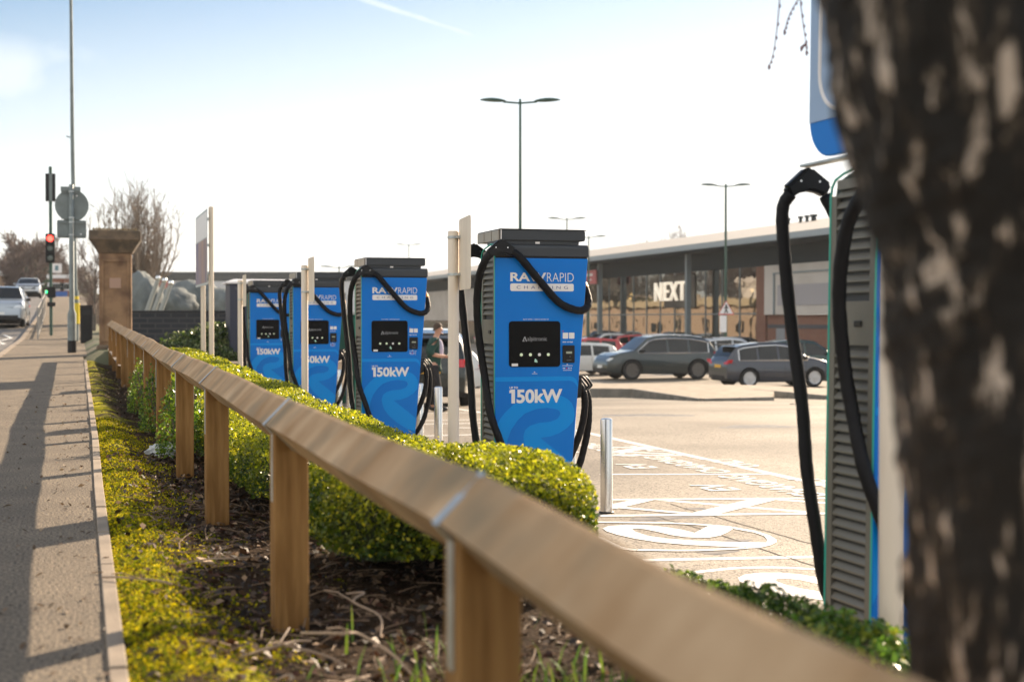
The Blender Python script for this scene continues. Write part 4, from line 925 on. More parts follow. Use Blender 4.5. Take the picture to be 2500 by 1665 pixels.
car('parked_car', 'white hatchback partly hidden between the focused charger and the grey estate', (20.6, 58.6, cz(20.6, 58.6)), math.pi, 4.35, 1.78, 1.42, whitep, 'hatch', .33, .61, rimm, 8, chrome_on=False)
car('parked_car', 'red car showing only its roof above the white hatchback', (24.0, 66.5, cz(24, 66.5)), math.pi, 4.3, 1.75, 1.55, redp, 'hatch', .33, .6, rimm, 5, simple=True, chrome_on=False)
car('parked_car', 'pale silver car whose roof shows between the grey estate and the slate crossover', (28.9, 60.0, cz(28.9, 60)), 0, 4.5, 1.8, 1.62, silv2, 'crossover', .34, .6, rimm, 5, simple=True)
car('parked_car', 'dark green hatchback with bright windscreen behind the nearest charger cable', (28.3, 52.2, cz(28.3, 52.2)), 0, 4.3, 1.78, 1.60, tealp, 'crossover', .34, .6, rimm, 5, chrome_on=False)
car('parked_car', 'black SUV standing right behind the man, its rear turned to the charger row', (7.55, 31.3, cz(7.4, 30)), R(78), 4.5, 1.86, 1.66, darkp, 'suv', .36, .6, rimm, 5)
car('parked_car', 'white car seen over the man\'s shoulder farther down the car park', (9.8, 42.5, cz(9.8, 42)), math.pi, 4.3, 1.8, 1.5, whitep, 'hatch', .33, .6, rimm, 5, simple=True, chrome_on=False)
for i, (X, Y, pm, lab, rz) in enumerate([(38.2, 84, darkp, 'black car parked close to the shop window under the warning triangle', math.pi), (37.8, 93, redp, 'dark red car parked against the glass shop front, tail to the lane', 0), (38.4, 101, whitep, 'white car parked against the shop window below the shop name', math.pi), (38.0, 111, tealp, 'dark green car parked against the shop front left of the shop name', 0), (38.3, 119, silv2, 'silver car parked against the shop front near the red sign', math.pi), (38.0, 128, blue_g, 'slate car parked at the far left end of the glass shop front', 0), (36.5, 74, darkp, 'black car parked in front of the brick corner of the shop', 0)]):
    car('parked_car', lab, (X, Y, cz(X, Y)), rz, 4.4, 1.8, 1.55, pm, 'crossover', .34, .6, rimm, 5, group='cars parked against the shop front', simple=True, chrome_on=False)
car('oncoming_car', 'silver blue SUV driving towards the camera on the road at far left', (-2.95, 63.5, hp(60) - .13 + .06), R(-91.5), 4.6, 2.05, 1.75, silver, 'suv', .38, .6, rimm, 5).rotation_euler.y = R(-2.0)
car('oncoming_car', 'small pale car following behind the silver blue SUV', (-3.3, 112, hp(112) - .12), R(-90), 4.3, 1.8, 1.5, silv2, 'hatch', .33, .6, rimm, 5, simple=True, chrome_on=False).rotation_euler.y = R(-2.8)
t = thing('delivery_van', 'pale box van far up the road behind the cars', 'van', (-7.2, 165, hp(165) - .12))
m = MB(); m.box((-1.0, -2.5, .35), (1.0, 2.0, 2.55)); m.obj('cargo_box', whitep, t, bevel=.06)
m = MB(); m.prism([(-4.0, .3), (-2.52, .3), (-2.52, 2.1), (-3.1, 2.1), (-3.6, 1.4), (-4.0, 1.2)], lambda y, z: (-.9, y, z), lambda y, z: (.9, y, z)); cb = m.obj('cab', whitep, t, bevel=.03)
m = MB(); m.prism([(-3.68, 1.38), (-3.16, 2.04), (-3.14, 2.04), (-3.66, 1.38)], lambda y, z: (-.8, y - .03, z + .01), lambda y, z: (.8, y - .03, z + .01)); m.obj('windscreen', glassdark, cb)
for x in (-.85, .85):
    for y in (-3.2, 1.0): m = MB(); m.lathe([(.36, -.12), (.36, .12)], 18, Matrix.Translation((x, y, .36)) @ Matrix.Rotation(R(90), 4, 'Y')); m.obj('wheel', tyre, t)

# ------------------------------------------------------------------ car park lamps
lampgreen = mat('lamp_green_steel', (.04, .09, .07), .5, .2)
def lamp(label, X, Y, top, base, half=1.2, arms=2, tilt=0, r=.085):
    t = thing('street_lamp', label, 'street lamp', (X, Y, base), tilt, 'double armed car park lamps')
    m = MB(); m.tube([(0, 0, -.1), (0, 0, 1.2)], r * 1.35, 12); m.tube([(0, 0, 1.2), (0, 0, top - base)], [r, r * .6], 12); m.obj('pole', lampgreen, t, smooth=True)
    for s in ((-1, 1) if arms == 2 else (1,)):
        m = MB(); h = top - base
        m.tube([(0, 0, h - .12), (s * half * .42, 0, h - .08)], .03, 8); m.obj('arm', lampgreen, t)
        m = MB(); rows = []
        for i in range(13):
            u = i / 12; x = s * half * (.36 + .64 * u); w = .17 * math.sin(math.pi * min(1, (.12 + u * .85))) ** .6; hgt = .085 * math.sin(math.pi * (.06 + .9 * u)) ** .7
            rows.append([(x, w * math.cos(a), h - .06 + .03 * u * half + hgt * max(-.25, math.sin(a))) for a in np.linspace(0, 2 * math.pi, 13)])
        m.grid(rows); m.obj('lamp_head', lampgreen, t, merge=True, smooth=True)
    return t
def lamp_at(label, px, pytop, d, half, r=.085, **k):
    q = at(px, pytop, d); return lamp(label, q.x, q.y, q.z, (hl(q.x, q.y) if q.x > 5 else hp(q.y)), half, r=r, tilt=-YAW, **k)
lamp_at('nearest tall double armed lamp, its pole rising behind the focused charger', 1270, 243, 43, 1.21, .062)
lamp_at('double armed lamp with a pedestrian warning triangle, standing before the glass shop front', 1772, 450, 68, 1.2, .085)
lamp_at('small double armed lamp between the two taller lamps', 1384, 532, 88, 1.2, .07)
lamp_at('faint distant double armed lamp left of the round sign post', 998, 596, 132, 1.2, .07)
lamp_at('dark lamp head jutting out just right of the focused charger roof', 1437, 576, 95, 1.2, .08)
lamp_at('low wide dark lamp behind the second farthest charger', 828, 650, 100, 1.35, .07)
# pedestrian triangle on its post
q = at(1772, 752, 67.6)
t = thing('warning_sign', 'triangular pedestrian warning sign with a pale plate below, fixed to a lamp pole', 'warning sign', (q.x, q.y, q.z), -YAW)
tri = lambda k: [(-.38 * k, -.32 * k), (.38 * k, -.32 * k), (0, .36 * k)]
m = MB(); m.prism(tri(1), lambda x, z: (x, -.11, z), lambda x, z: (x, -.09, z)); m.obj('triangle', red, t)
m = MB(); m.prism(tri(.86), lambda x, z: (x, -.115, z), lambda x, z: (x, -.111, z)); m.obj('triangle_face', white, t)
m = MB(); m.lathe([(.045, 0), (.045, .01)], 12, Matrix.Translation((.0, -.116, .13)) @ Matrix.Rotation(R(90), 4, 'X'))
for a, b in (((0, .1), (-.01, -.06)), ((-.01, -.06), (-.08, -.24)), ((-.01, -.06), (.07, -.24)), ((0, .08), (-.09, -.03)), ((0, .08), (.09, -.02))): m.tube([(a[0], -.12, a[1]), (b[0], -.12, b[1])], .025, 6)
m.obj('walking_figure', black, t)
m = MB(); m.box((-.30, -.11, -1.15), (.02, -.09, -.36)); m.obj('plate', white, t)

# ------------------------------------------------------------------ retail building (front faces the car park, along Y)
BX = 43.0
brk = brickmat('shop_brick', (.20, .062, .036), (.26, .085, .045), (.22, .17, .13), 'y'); clad = mat('pale_cladding', (.60, .55, .50), .5, col2=(.52, .47, .42), ns=.5); dk = mat('dark_fascia', (.020, .032, .040), .8, 0, spec=.2); roofm = mat('roof_sheet', (.46, .41, .34), .5, .2, col2=(.38, .34, .29), ns=1, stretch=(1, 6, 1))
colm = mat('column_steel', (.22, .26, .28), .45, .3)
bld = thing('retail_building', 'long low retail building with overhanging grey roof and a glass shop front lettered NEXT', 'building', (BX, 100, -1.6)); bo = -bld.location
def bpart(nm, boxes, mt, parent=bld, **k):
    m = MB()
    for a, b in boxes: m.box((a[0] + bo.x, a[1] + bo.y, a[2] + bo.z), (b[0] + bo.x, b[1] + bo.y, b[2] + bo.z))
    return m.obj(nm, mt, parent, **k)
Yb0, Yb1 = 44, 215
yat = lambda px: (3472 * BX / (.956 * (px - 185)) - .2934 * BX) / .956
m = MB(); rprof = [(BX - 2.6, 6.02), (BX - 2.6, 6.18), (BX + 10, 8.5), (BX + 34, 9.2), (BX + 34, 8.9), (BX - 2.0, 6.02)]
m.prism([(x + bo.x, z + bo.z) for x, z in rprof], lambda x, z: (x, Yb0 - 2 + bo.y, z), lambda x, z: (x, Yb1 + bo.y, z)); rf = m.obj('roof', roofm, bld)
bpart('eave_gutter', [((BX - 2.75, Yb0 - 2, 5.78), (BX - 2.61, Yb1, 6.14))], mat('gutter', (.30, .34, .37), .4, .4))
bpart('soffit', [((BX - 2.6, Yb0 - 2, 5.70), (BX + .5, Yb1, 5.78))], dk)
bpart('fascia_band', [((BX - .05, Yb0, 4.5), (BX + .3, Yb1, 5.69))], dk)
yB = yat(1852); yG1 = yat(1437) + 6
bpart('brick_wall', [((BX, Yb0, -1.9), (BX + .3, yB - 1.3, 1.32))], brk)
bpart('brick_pier', [((BX - .12, yB - 1.2, -1.9), (BX + .3, yB + .1, 4.49))], brk)
cl_ = bpart('cladding', [((BX - .25, Yb0, 1.33), (BX + .2, yB - 1.3, 4.49))], clad)
bpart('cladding_window', [((BX - .30, yB - 1.3 - 18, 1.9), (BX - .255, yB - 3.2, 3.2))], mat('clad_panel', (.36, .34, .36), .35), cl_)
bpart('cladding_frame', [((BX - .33, yB - 21.3, 3.9), (BX - .255, yB - 2.6, 4.0)), ((BX - .33, yB - 2.8, 1.33), (BX - .255, yB - 2.65, 3.9)), ((BX - .32, yB - 10, 1.9), (BX - .305, yB - 9.8, 3.2))], colm, cl_)
d0 = yat(1918); d1 = yat(1897)
dr = bpart('door', [((BX - .06, d0, -1.7), (BX - .001, d1, .45))], mat('door_grey', (.26, .27, .28), .5)); bpart('door_handle', [((BX - .1, d0 + .2, -.7), (BX - .062, d0 + .28, -.5))], galv, dr)
bpart('brick_course', [((BX - .03, Yb0, .46), (BX - .002, yB - 1.35, .70))], mat('blue_brick', (.07, .07, .08), .7))
# far wing left of the glass
bpart('far_cladding', [((BX - .2, yG1, .9), (BX + .2, Yb1, 4.49))], clad)
bpart('far_wall', [((BX, yG1, -2), (BX + .2, Yb1, .89))], brk)
bpart('far_shopfront', [((BX - .08, yG1 + 6, -1.9), (BX - .002, Yb1 - 8, .8))], mat('dark_shop_glass', (.03, .035, .04), .15))
bpart('entrance_panel', [((BX - .26, yG1 + 6, 3.2), (BX - .205, yG1 + 11, 4.4))], red)
# glazed front: panes, mullions, interior behind coloured to imitate the reflected bricks and trees
pane = glassmat('shop_glass', (.40, .40, .38), .5, .80, .01); pane.node_tree.nodes['Principled BSDF'].inputs['Metallic'].default_value = 1.0
_n, _l = pane.node_tree.nodes, pane.node_tree.links; _z = _n.new('ShaderNodeTexNoise'); _z.inputs['Scale'].default_value = .5; _t = _n.new('ShaderNodeTexCoord'); _b = _n.new('ShaderNodeBump'); _b.inputs['Strength'].default_value = .6; _b.inputs['Distance'].default_value = .02
_l.new(_t.outputs['Object'], _z.inputs[0]); _l.new(_z.outputs['Fac'], _b.inputs['Height']); _l.new(_b.outputs[0], _n['Principled BSDF'].inputs['Normal'])
ys_ = list(np.linspace(yB + .1, yG1, 15))
for a, b in zip(ys_[:-1], ys_[1:]):
    bpart('window', [((BX + .05, a + .06, -1.7), (BX + .07, b - .06, 1.35)), ((BX + .05, a + .06, 1.45), (BX + .07, b - .06, 4.49))], pane)
bpart('mullion', [((BX + .0, y - .035, -1.8), (BX + .12, y + .035, 4.49)) for y in ys_] + [((BX, yB + .1, 1.36), (BX + .11, yG1, 1.44))], colm)
inner = [mat('reflection_orange', (.62, .25, .11), .8, col2=(.45, .17, .08), ns=.35, lo=.45, hi=.55), mat('reflection_cream', (.62, .48, .32), .8, col2=(.38, .22, .12), ns=.6), mat('reflection_dark', (.07, .06, .05), .8, col2=(.14, .12, .09), ns=.4), mat('display_teal', (.03, .16, .17), .7, col2=(.08, .2, .2), ns=.5, stretch=(1, 3, .2))]
bpart('interior_wall', [((BX + 2.6, yB + .3, -1.8), (BX + 2.8, yG1, .75))], inner[0])
bpart('interior_band', [((BX + 2.5, yB + .3, .76), (BX + 2.8, yG1, 1.75))], inner[1])
bpart('interior_upper', [((BX + 2.6, yB + .3, 1.76), (BX + 2.8, yG1, 4.6)), ((BX + .35, yB + .3, 4.45), (BX + 2.6, yG1, 4.5))], inner[2])
rr = random.Random(5)
for k in range(26):
    y = yB + 1 + (yG1 - yB - 3) * k / 26 + rr.uniform(0, 1.2); h = rr.uniform(.7, 1.7); mt = rr.choice([inner[1], inner[2], mat('stand', (.45, .4, .35), .7), inner[0], inner[2]])
    bpart('display_stand', [((BX + 1.2, y, -1.8), (BX + 1.7, y + rr.uniform(.5, 1.3), -1.7 + h))], mt)
for k in range(9):
    y = yB + 2 + k * 4.9; bpart('tree_reflection', [((BX + 2.45, y, 1.8), (BX + 2.5, y + rr.uniform(.25, 1.4), rr.uniform(2.6, 4.3)))], rr.choice([inner[1], mat('panel_brown', (.24, .16, .10), .8), inner[2]]))  # brown and dark panels imitate trees reflected in the glass
bpart('teal_wall', [((BX + .6, yat(1512), 1.7), (BX + .8, yG1 - 1, 4.4))], inner[3])

for px in (1493, 1712):
    y = yat(px); bpart('column', [((BX - (1.2 if px in (1493, 1712) else -.2), y - .17, -1.9), (BX - (.86 if px in (1493, 1712) else -.45), y + .17, 5.69))], colm)
# warm lamps seen inside
wl_ = mat('warm_bulb', (1, .55, .2), .4, emit=6)
for px, z in ((1800, 3.0), (1817, 3.0), (1512, 3.1), (1509, 2.75)):
    m = MB(); m.ball((BX + 1.1 + bo.x, yat(px) + bo.y, z + bo.z), .13, 8); m.obj('bulb', wl_, bld, smooth=True)
me = fit_text('NEXT', 0, 1, 0, 1, 0, .008, 1.22)
y0n, y1n = yat(1607), yat(1681)
b = bmesh.new(); b.from_mesh(me)
r_ = bmesh.ops.extrude_face_region(b, geom=b.faces[:]); bmesh.ops.translate(b, verts=[v for v in r_['geom'] if isinstance(v, bmesh.types.BMVert)], vec=(0, 1, 0))
for v in b.verts: v.co = Vector((BX - .35 + .18 * v.co.y + bo.x, y0n + (y1n - y0n) * v.co.x + bo.y, 2.42 + 1.42 * v.co.z + bo.z))
bmesh.ops.recalc_face_normals(b, faces=b.faces); b.to_mesh(me); b.free()
link('shop_lettering', me, mat('cream_lettering', (.80, .70, .56), .5, emit=.35), bld)
bpart('lettering_panel', [((BX - .02, y1n - 1.2, 1.9), (BX + .0, y0n - 1.2, 4.3))], inner[2])
rs = bpart('hanging_sign', [((BX - 1.5, yat(1496), 4.0), (BX - 1.4, yat(1467), 5.15))], mat('red_sign', (.50, .10, .10), .5))
me = fit_text('SALE', 0, 1, 0, 1, 0, .02)
for v in me.vertices: v.co = Vector((BX - 1.515 + bo.x, yat(1472) + (yat(1492) - yat(1472)) * v.co.x + bo.y, 4.55 + .35 * v.co.z + bo.z))
# the word on the small red sign cannot be read in the photo: two pale bars stand for it
bpy.data.meshes.remove(me)
bpart('sign_stripe', [((BX - 1.515, yat(1488), 4.68), (BX - 1.501, yat(1472), 4.88)), ((BX - 1.515, yat(1485), 4.3), (BX - 1.501, yat(1477), 4.4))], white, rs)
for i, px in enumerate((1868, 1885, 1900, 1905, 1835)):
    y = yat(px); m = MB(); m.lathe([(.12, 0), (.12, .3 + .1 * (i % 2)), (.2, .35), (.2, .5)], 10, Matrix.Translation((BX + 8 + bo.x, y + 10 + bo.y, 8.1 + bo.z))); m.obj('roof_vent', dk, bld)
# ------------------------------------------------------------------ left side street furniture
sand = mat('sandstone', (.33, .20, .11), .9, col2=(.15, .085, .05), ns=2.2, nd=9, lo=.42, hi=.66, bump=.5, bs=18)
sandd = mat('sandstone_weathered', (.085, .068, .05), .9, col2=(.17, .12, .08), ns=4, nd=8, bump=.5, bs=18)
q = at(283, 850, 34); PX, PY = q.x, q.y; pz = hp(PY) - .05
t = thing('gate_pillar', 'weathered sandstone gate pillar with a broad dark cap at the end of the fence', 'pillar', (PX, PY, pz), -.05)
m = MB(); m.box((-.37, -.37, -.2), (.37, .37, 2.45)); sh = m.obj('shaft', sand, t, bevel=.02)
m = MB()
for s in (-1, 1): m.box((s * .29 - .03, -.40, .35), (s * .29 + .03, -.371, 2.3))
m.box((-.26, -.395, 2.24), (.26, -.371, 2.3)); m.box((-.26, -.395, .35), (.26, -.371, .41)); m.obj('panel_frame', sand, sh, bevel=.006)
m = MB(); m.box((-.13, -.385, 1.62), (.13, -.371, 1.86)); m.obj('repair_patch', mat('pale_patch', (.42, .27, .2), .8), sh, bevel=.03)
m = MB(); m.box((-.43, -.43, -.2), (.43, .43, .28)); m.obj('base', sandd, t, bevel=.03)
m = MB(); ra = []
for z, h in ((2.45, .39), (2.47, .40), (2.74, .57), (2.75, .59), (2.96, .59), (2.98, .575)): ra.append([(x * h, y * h, z) for x, y in ((-1, -1), (1, -1), (1, 1), (-1, 1), (-1, -1))])
m.grid(ra); m.add(ra[-1][:4], [(0, 1, 2, 3)]); m.add(ra[0][:4], [(3, 2, 1, 0)]); m.obj('cap', sandd, t, merge=True, bevel=.012)
P, N = [], []
for _ in range(500): P.append((rnd.uniform(-.5, .5), rnd.uniform(-.5, .5), 2.99 + rnd.uniform(0, .04))); N.append((0, 0, 1))
leaves('lichen', P, N, .05, deadleaf, [(.2, .15, .08), (.12, .09, .05), (.25, .2, .12)], t)
# dark wheelie style litter bin, sign pole, lamp column
q = at(211, 840, 43)
t = thing('litter_bin', 'tall black litter bin on the pavement beside the stone pillar', 'bin', (q.x, q.y, hp(q.y)))
m = MB(); m.prism([(-.17, 0), (.17, 0), (.185, 1.08), (-.185, 1.08)], lambda x, z: (x, -.2, z), lambda x, z: (x, .2, z)); m.obj('body', black, t, bevel=.015)
m = MB(); m.box((-.195, -.22, 1.085), (.195, .22, 1.14)); m.obj('lid', black, t, bevel=.012)
m = MB(); m.box((-.12, -.215, .85), (.12, -.203, 1.0)); m.obj('slot', blacktrim, t)
q = at(184, 852, 45)
t = thing('lamp_column', 'very tall thin grey lamp column rising out of the top of the picture', 'street lamp', (q.x, q.y, hp(q.y)))
m = MB(); m.tube([(0, 0, -.1), (0, 0, 1.6)], .115, 14); m.tube([(0, 0, 1.6), (-.06, 0, 6.5), (-.09, 0, 11.6)], [.075, .06, .045], 12); m.obj('column', greymetal, t, smooth=True)
m = MB(); m.tube(catmull([(-.09, 0, 11.5), (-.2, 0, 12.0), (-1.2, 0, 12.2)], 4), .035, 8); m.obj('arm', greymetal, t)
m = MB(); m.ball((-1.5, 0, 12.2), (.38, .14, .07), 10); m.obj('lamp_head', greymetal, t, smooth=True)
m = MB(); m.tube([(-.13, 0, 6.42), (-.24, 0, 6.46)], .02, 6); m.obj('bracket', greymetal, t)
m = MB(); m.tube([(.02, -.03, .55), (.03, -.03, 1.2)], .122, 12); m.tube([(.0, 0, 1.32), (0, 0, 1.42)], .121, 12); m.obj('wrapping', mat('yellow_film', (.75, .55, .02), .45), t)
q = at(176, 877, 35)
t = thing('sign_pole', 'grey steel pole carrying a round sign and a square sign, both seen from behind', 'traffic sign', (q.x, q.y, hp(q.y)))
m = MB(); m.lathe([(.105, -.1), (.105, .95), (.062, 1.08), (.058, 4.12), (.05, 4.13)], 18); m.obj('pole', greymetal, t, smooth=True)
m = MB(); m.lathe([(.107, .0), (.107, .30)], 18); m.obj('base_band', black, t)
m = MB(); m.lathe([(.40, -.015), (.40, .0)], 40, Matrix.Translation((.01, .10, 3.62)) @ Matrix.Rotation(R(90), 4, 'X')); o = m.obj('round_sign', greymetal, t)
m = MB(); m.box((-.24, .06, 3.92), (.22, .085, 3.97)); m.box((-.24, .06, 3.28), (.22, .085, 3.32)); m.obj('channel', greymetal, o)
m = MB(); m.lathe([(.02, 0), (.02, .006)], 10, Matrix.Translation((.13, .08, 3.86)) @ Matrix.Rotation(R(90), 4, 'X')); m.obj('sticker', white, o)
m = MB(); m.box((-.25, .03, 3.96), (.22, .13, 4.08)); m.obj('top_lamp', greymetal, t, bevel=.01)
m = MB(); m.prism(rrect(-.34, .35, 2.82, 3.26, .04), lambda x, z: (x, .09, z), lambda x, z: (x, .10, z)); o = m.obj('square_sign', greymetal, t)
m = MB(); m.box((-.28, .055, 3.18), (.30, .085, 3.22)); m.box((-.28, .055, 2.86), (.30, .085, 2.9)); m.obj('channel', greymetal, o)
m = MB(); m.lathe([(.02, 0), (.02, .006)], 10, Matrix.Translation((.22, .088, 2.92)) @ Matrix.Rotation(R(90), 4, 'X')); m.obj('sticker', white, o)
for z in (2.88, 3.19, 3.30, 3.94): m = MB(); m.tube([(0, 0, z), (0, 0, z + .03)], .066, 14); m.obj('clamp', galv, t)
# traffic light
q = at(125, 822, 50)
tb = hp(q.y)
t = thing('traffic_light', 'slim traffic light pole with its red lamp lit, beside the road', 'traffic light', (q.x, q.y, tb))
zz_ = lambda py: CAMZ + (780 - py) * 50 / 3472 - tb
m = MB(); m.tube([(0, 0, -.1), (0, 0, zz_(408))], .057, 12); m.obj('pole', lampgreen, t)
m = MB(); m.box((-.17, -.05, zz_(492)), (.17, .18, zz_(425))); m.obj('upper_signal_housing', black, t, bevel=.01)
m = MB(); m.box((-.045, -.07, zz_(492)), (.06, -.052, zz_(426))); m.obj('mounting_bar', greymetal, t)
m = MB(); m.box((-.17, -.30, zz_(642)), (.14, -.06, zz_(572))); hd = m.obj('signal_head', black, t, bevel=.02)
redlit = mat('red_light', (1, .03, .02), .4, emit=5); offl = mat('unlit_lens', (.12, .16, .15), .1, coat=1)
for k, pyv in enumerate((584, 607, 630)):
    z = zz_(pyv); m = MB(); m.lathe([(.105, 0), (.10, .012), (.001, .03)], 18, Matrix.Translation((-.015, -.305, z)) @ Matrix.Rotation(R(90), 4, 'X')); o = m.obj('lens', redlit if k == 0 else offl, hd, smooth=True)
    m = MB(); rows = [[(-.015 + .118 * math.cos(R(a)), y, z + .118 * math.sin(R(a))) for a in range(-10, 191, 20)] for y in (-.30, -.46)]; m.grid(rows); m.obj('visor', black, hd)
m = MB(); m.box((-.12, -.06, zz_(727)), (.16, .2, zz_(700))); m.obj('pedestrian_box', black, t, bevel=.02)
m = MB(); m.lathe([(.03, 0), (.03, .012)], 12, Matrix.Translation((-.16, -.03, zz_(713))) @ Matrix.Rotation(R(90), 4, 'X')); m.box((-.175, -.02, zz_(716)), (-.122, .05, zz_(710))); m.obj('green_indicator', mat('green_lit', (.05, .8, .25), .4, emit=1.5), t)
m = MB(); m.box((-.13, -.14, zz_(748)), (.15, .1, zz_(738))); m.obj('push_button_box', black, t, bevel=.02)
# pedestrian guard rail
t = thing('guard_rail', 'galvanised pedestrian guard rail between the pavement and the road', 'guard rail', (-1.5, 56, 0))
q0, q1 = at(96, 822, 51), at(118, 735, 78)
pf = [Vector((-1.2 - .02 * k, 50 + k * 2.0, 0)) for k in range(13)]
for p_ in pf: m = MB(); m.tube([(p_.x + 1.5, p_.y - 56, hp(p_.y) - .05), (p_.x + 1.5, p_.y - 56, hp(p_.y) + 1.05)], .03, 8); m.obj('post', grail, t)
m = MB()
for dz in (.12, .72, 1.03): m.tube([(p_.x + 1.5, p_.y - 56, hp(p_.y) + dz) for p_ in pf], .024, 6)
m.obj('rail', grail, t)
m = MB()
for a, b in zip(pf[:-1], pf[1:]):
    for k in range(1, 14): v = a.lerp(b, k / 14); m.tube([(v.x + 1.5, v.y - 56, hp(v.y) + .12), (v.x + 1.5, v.y - 56, hp(v.y) + .72)], .008, 4)
m.obj('infill_bars', grail, t)
# far kiosk, billboard, houses
def house(name, label, x, y, w, d, h, wallm, roofm_, rh, rz=0, flat=False, dz=0):
    t = thing(name, label, 'building', (x, y, hp(y) - .3 + dz), rz)
    m = MB(); m.box((-w / 2, -d / 2, 0), (w / 2, d / 2, h)); m.obj('wall', wallm, t)
    m = MB()
    if flat: m.box((-w / 2 - .2, -d / 2 - .2, h + .002), (w / 2 + .2, d / 2 + .2, h + rh))
    else: m.prism([(-w / 2 - .3, h), (w / 2 + .3, h), (0, h + rh)], lambda x, z: (x, -d / 2 - .3, z), lambda x, z: (x, d / 2 + .3, z))
    m.obj('roof', roofm_, t)
    for k in (-.25, .25):
        m = MB(); m.box((k * w - .6, -d / 2 - .04, h * .45), (k * w + .6, -d / 2 - .002, h * .8)); f = m.obj('window', white, t); m = MB(); m.box((k * w - .5, -d / 2 - .05, h * .5), (k * w + .5, -d / 2 - .041, h * .76)); m.obj('pane', glassdark, f)
    m = MB(); m.box((-.5, -d / 2 - .04, 0.0), (.4, -d / 2 - .002, h * .4)); m.obj('door', mat('door_blue', (.05, .15, .45), .5), t)
    return t
brx = brickmat('far_brick', (.30, .085, .045), (.34, .12, .06), (.3, .25, .2), 'x')
slate = mat('slate_roof', (.10, .10, .115), .7)
q = at(152, 730, 112); house('kiosk', 'small red brick kiosk with white flat roof at the end of the road', q.x, q.y, 1.15 * 1.6, 3, 1.25 * 1.35, brx, white, .28, flat=True)
q = at(15, 700, 150); house('house', 'low gabled house at the far left above the silver blue SUV', q.x - 2.6, q.y, 4.6, 8, 2.2, mat('render_tan', (.35, .24, .16), .8), mat('light_roof', (.35, .33, .32), .6), 1.6, dz=0)
q = at(55, 705, 170); house('house', 'long pale roofed building behind the second car', q.x, q.y, 6.0, 5, 2.4, mat('render_cream', (.5, .45, .4), .8), mat('pale_roof', (.5, .45, .42), .7), .5, flat=True)
q = at(138, 655, 118)
t = thing('billboard', 'white roadside board with a grey blue picture on two poles', 'billboard', (q.x, q.y, hp(q.y)))
zc_ = q.z - hp(q.y)
m = MB(); m.box((-.33, -.06, zc_ - .38), (.42, .06, zc_ + .38)); bd = m.obj('board', white, t)
m = MB(); m.box((-.12, -.07, zc_ - .2), (.15, -.062, zc_ + .22)); m.obj('picture', mat('picture_blue', (.12, .22, .26), .6), bd)
m = MB(); m.tube([(0, 0, 0), (0, 0, zc_ - .38)], .05, 8); m.obj('pole', greymetal, t)
# dark brick garden wall, cabinet, boulders, leaning ball posts
darkbrick = brickmat('dark_brick', (.020, .024, .032), (.032, .036, .045), (.06, .06, .065), 'x', 1.0, .42, .14)
q0 = at(322, 830, 38); q1 = at(566, 830, 38)
t = thing('brick_wall', 'low wall of dark blue bricks running from the stone pillar to the slate cabinet', 'wall', (q0.x, q0.y, plat(38) - .2)); wl2 = (q1 - q0).length; t.rotation_euler.z = math.atan2(q1.y - q0.y, q1.x - q0.x)
m = MB(); m.box((0, 0, -.1), (wl2 + .4, .25, .98)); m.obj('brickwork', darkbrick, t)
m = MB(); m.box((-.01, -.02, .982), (wl2 + .42, .27, 1.04)); m.obj('coping', mat('dark_coping', (.02, .022, .028), .7), t, bevel=.01)
slatec = mat('slate_cabinet', (.035, .042, .07), .5, .1)
q = at(562, 850, 28.3)
t = thing('equipment_cabinet', 'tall slate coloured equipment cabinet with a white lid left of the charger row', 'cabinet', (q.x, q.y, plat(27) - .02))
m = MB(); m.box((0, 0, 0), (1.35, .9, 1.50)); cb = m.obj('housing', slatec, t, bevel=.01)
m = MB(); m.add([(-.07, -.06, 1.505), (1.42, -.06, 1.505), (1.42, .96, 1.505), (-.07, .96, 1.505), (-.07, -.06, 1.54), (1.42, -.06, 1.54), (1.42, .96, 1.54), (-.07, .96, 1.54), (.1, .1, 1.60), (1.25, .1, 1.60), (1.25, .8, 1.60), (.1, .8, 1.60)], [(0, 3, 2, 1), (0, 1, 5, 4), (1, 2, 6, 5), (2, 3, 7, 6), (3, 0, 4, 7), (4, 5, 9, 8), (5, 6, 10, 9), (6, 7, 11, 10), (7, 4, 8, 11), (8, 9, 10, 11)]); m.obj('lid', white, t)
m = MB(); m.box((-.01, -.012, 0), (1.36, -.002, .12)); m.obj('base_strip', black, cb)
m = MB(); m.box((.66, -.008, .14), (.672, -.002, 1.46)); m.box((.1, -.006, 1.40), (.26, -.002, 1.43)); m.obj('door_gap', mat('gap_grey', (.1, .11, .13), .5), cb)
m = MB(); m.box((.70, -.03, .75), (.73, -.003, .9)); m.obj('handle', galv, cb)
# green kiosk behind the second charger
q = at(832, 905, 33)
t = thing('green_cabinet', 'dark green louvred substation cabinet between the second and third chargers', 'cabinet', (q.x, q.y, hl(q.x, q.y)))
gm = mat('green_grp', (.006, .10, .062), .5)
m = MB(); m.box((-.2, 0, 0), (1.95, 1.6, 2.05)); cb = m.obj('housing', gm, t, bevel=.015)
m = MB(); m.box((-.28, -.07, 2.055), (2.03, 1.67, 2.13)); m.obj('roof', mat('pale_lid', (.5, .5, .46), .6), t, bevel=.01)
for z0 in (1.15, .3):
    for x0 in (0.0, 1.3):
        m = MB()
        for k in range(9): m.box((x0, -.02, z0 + k * .055), (x0 + .45, -.003, z0 + k * .055 + .025))
        m.obj('vent', gm, cb)
m = MB(); m.box((.85, -.006, .1), (.865, -.002, 2.0)); m.obj('door_gap', black, cb)
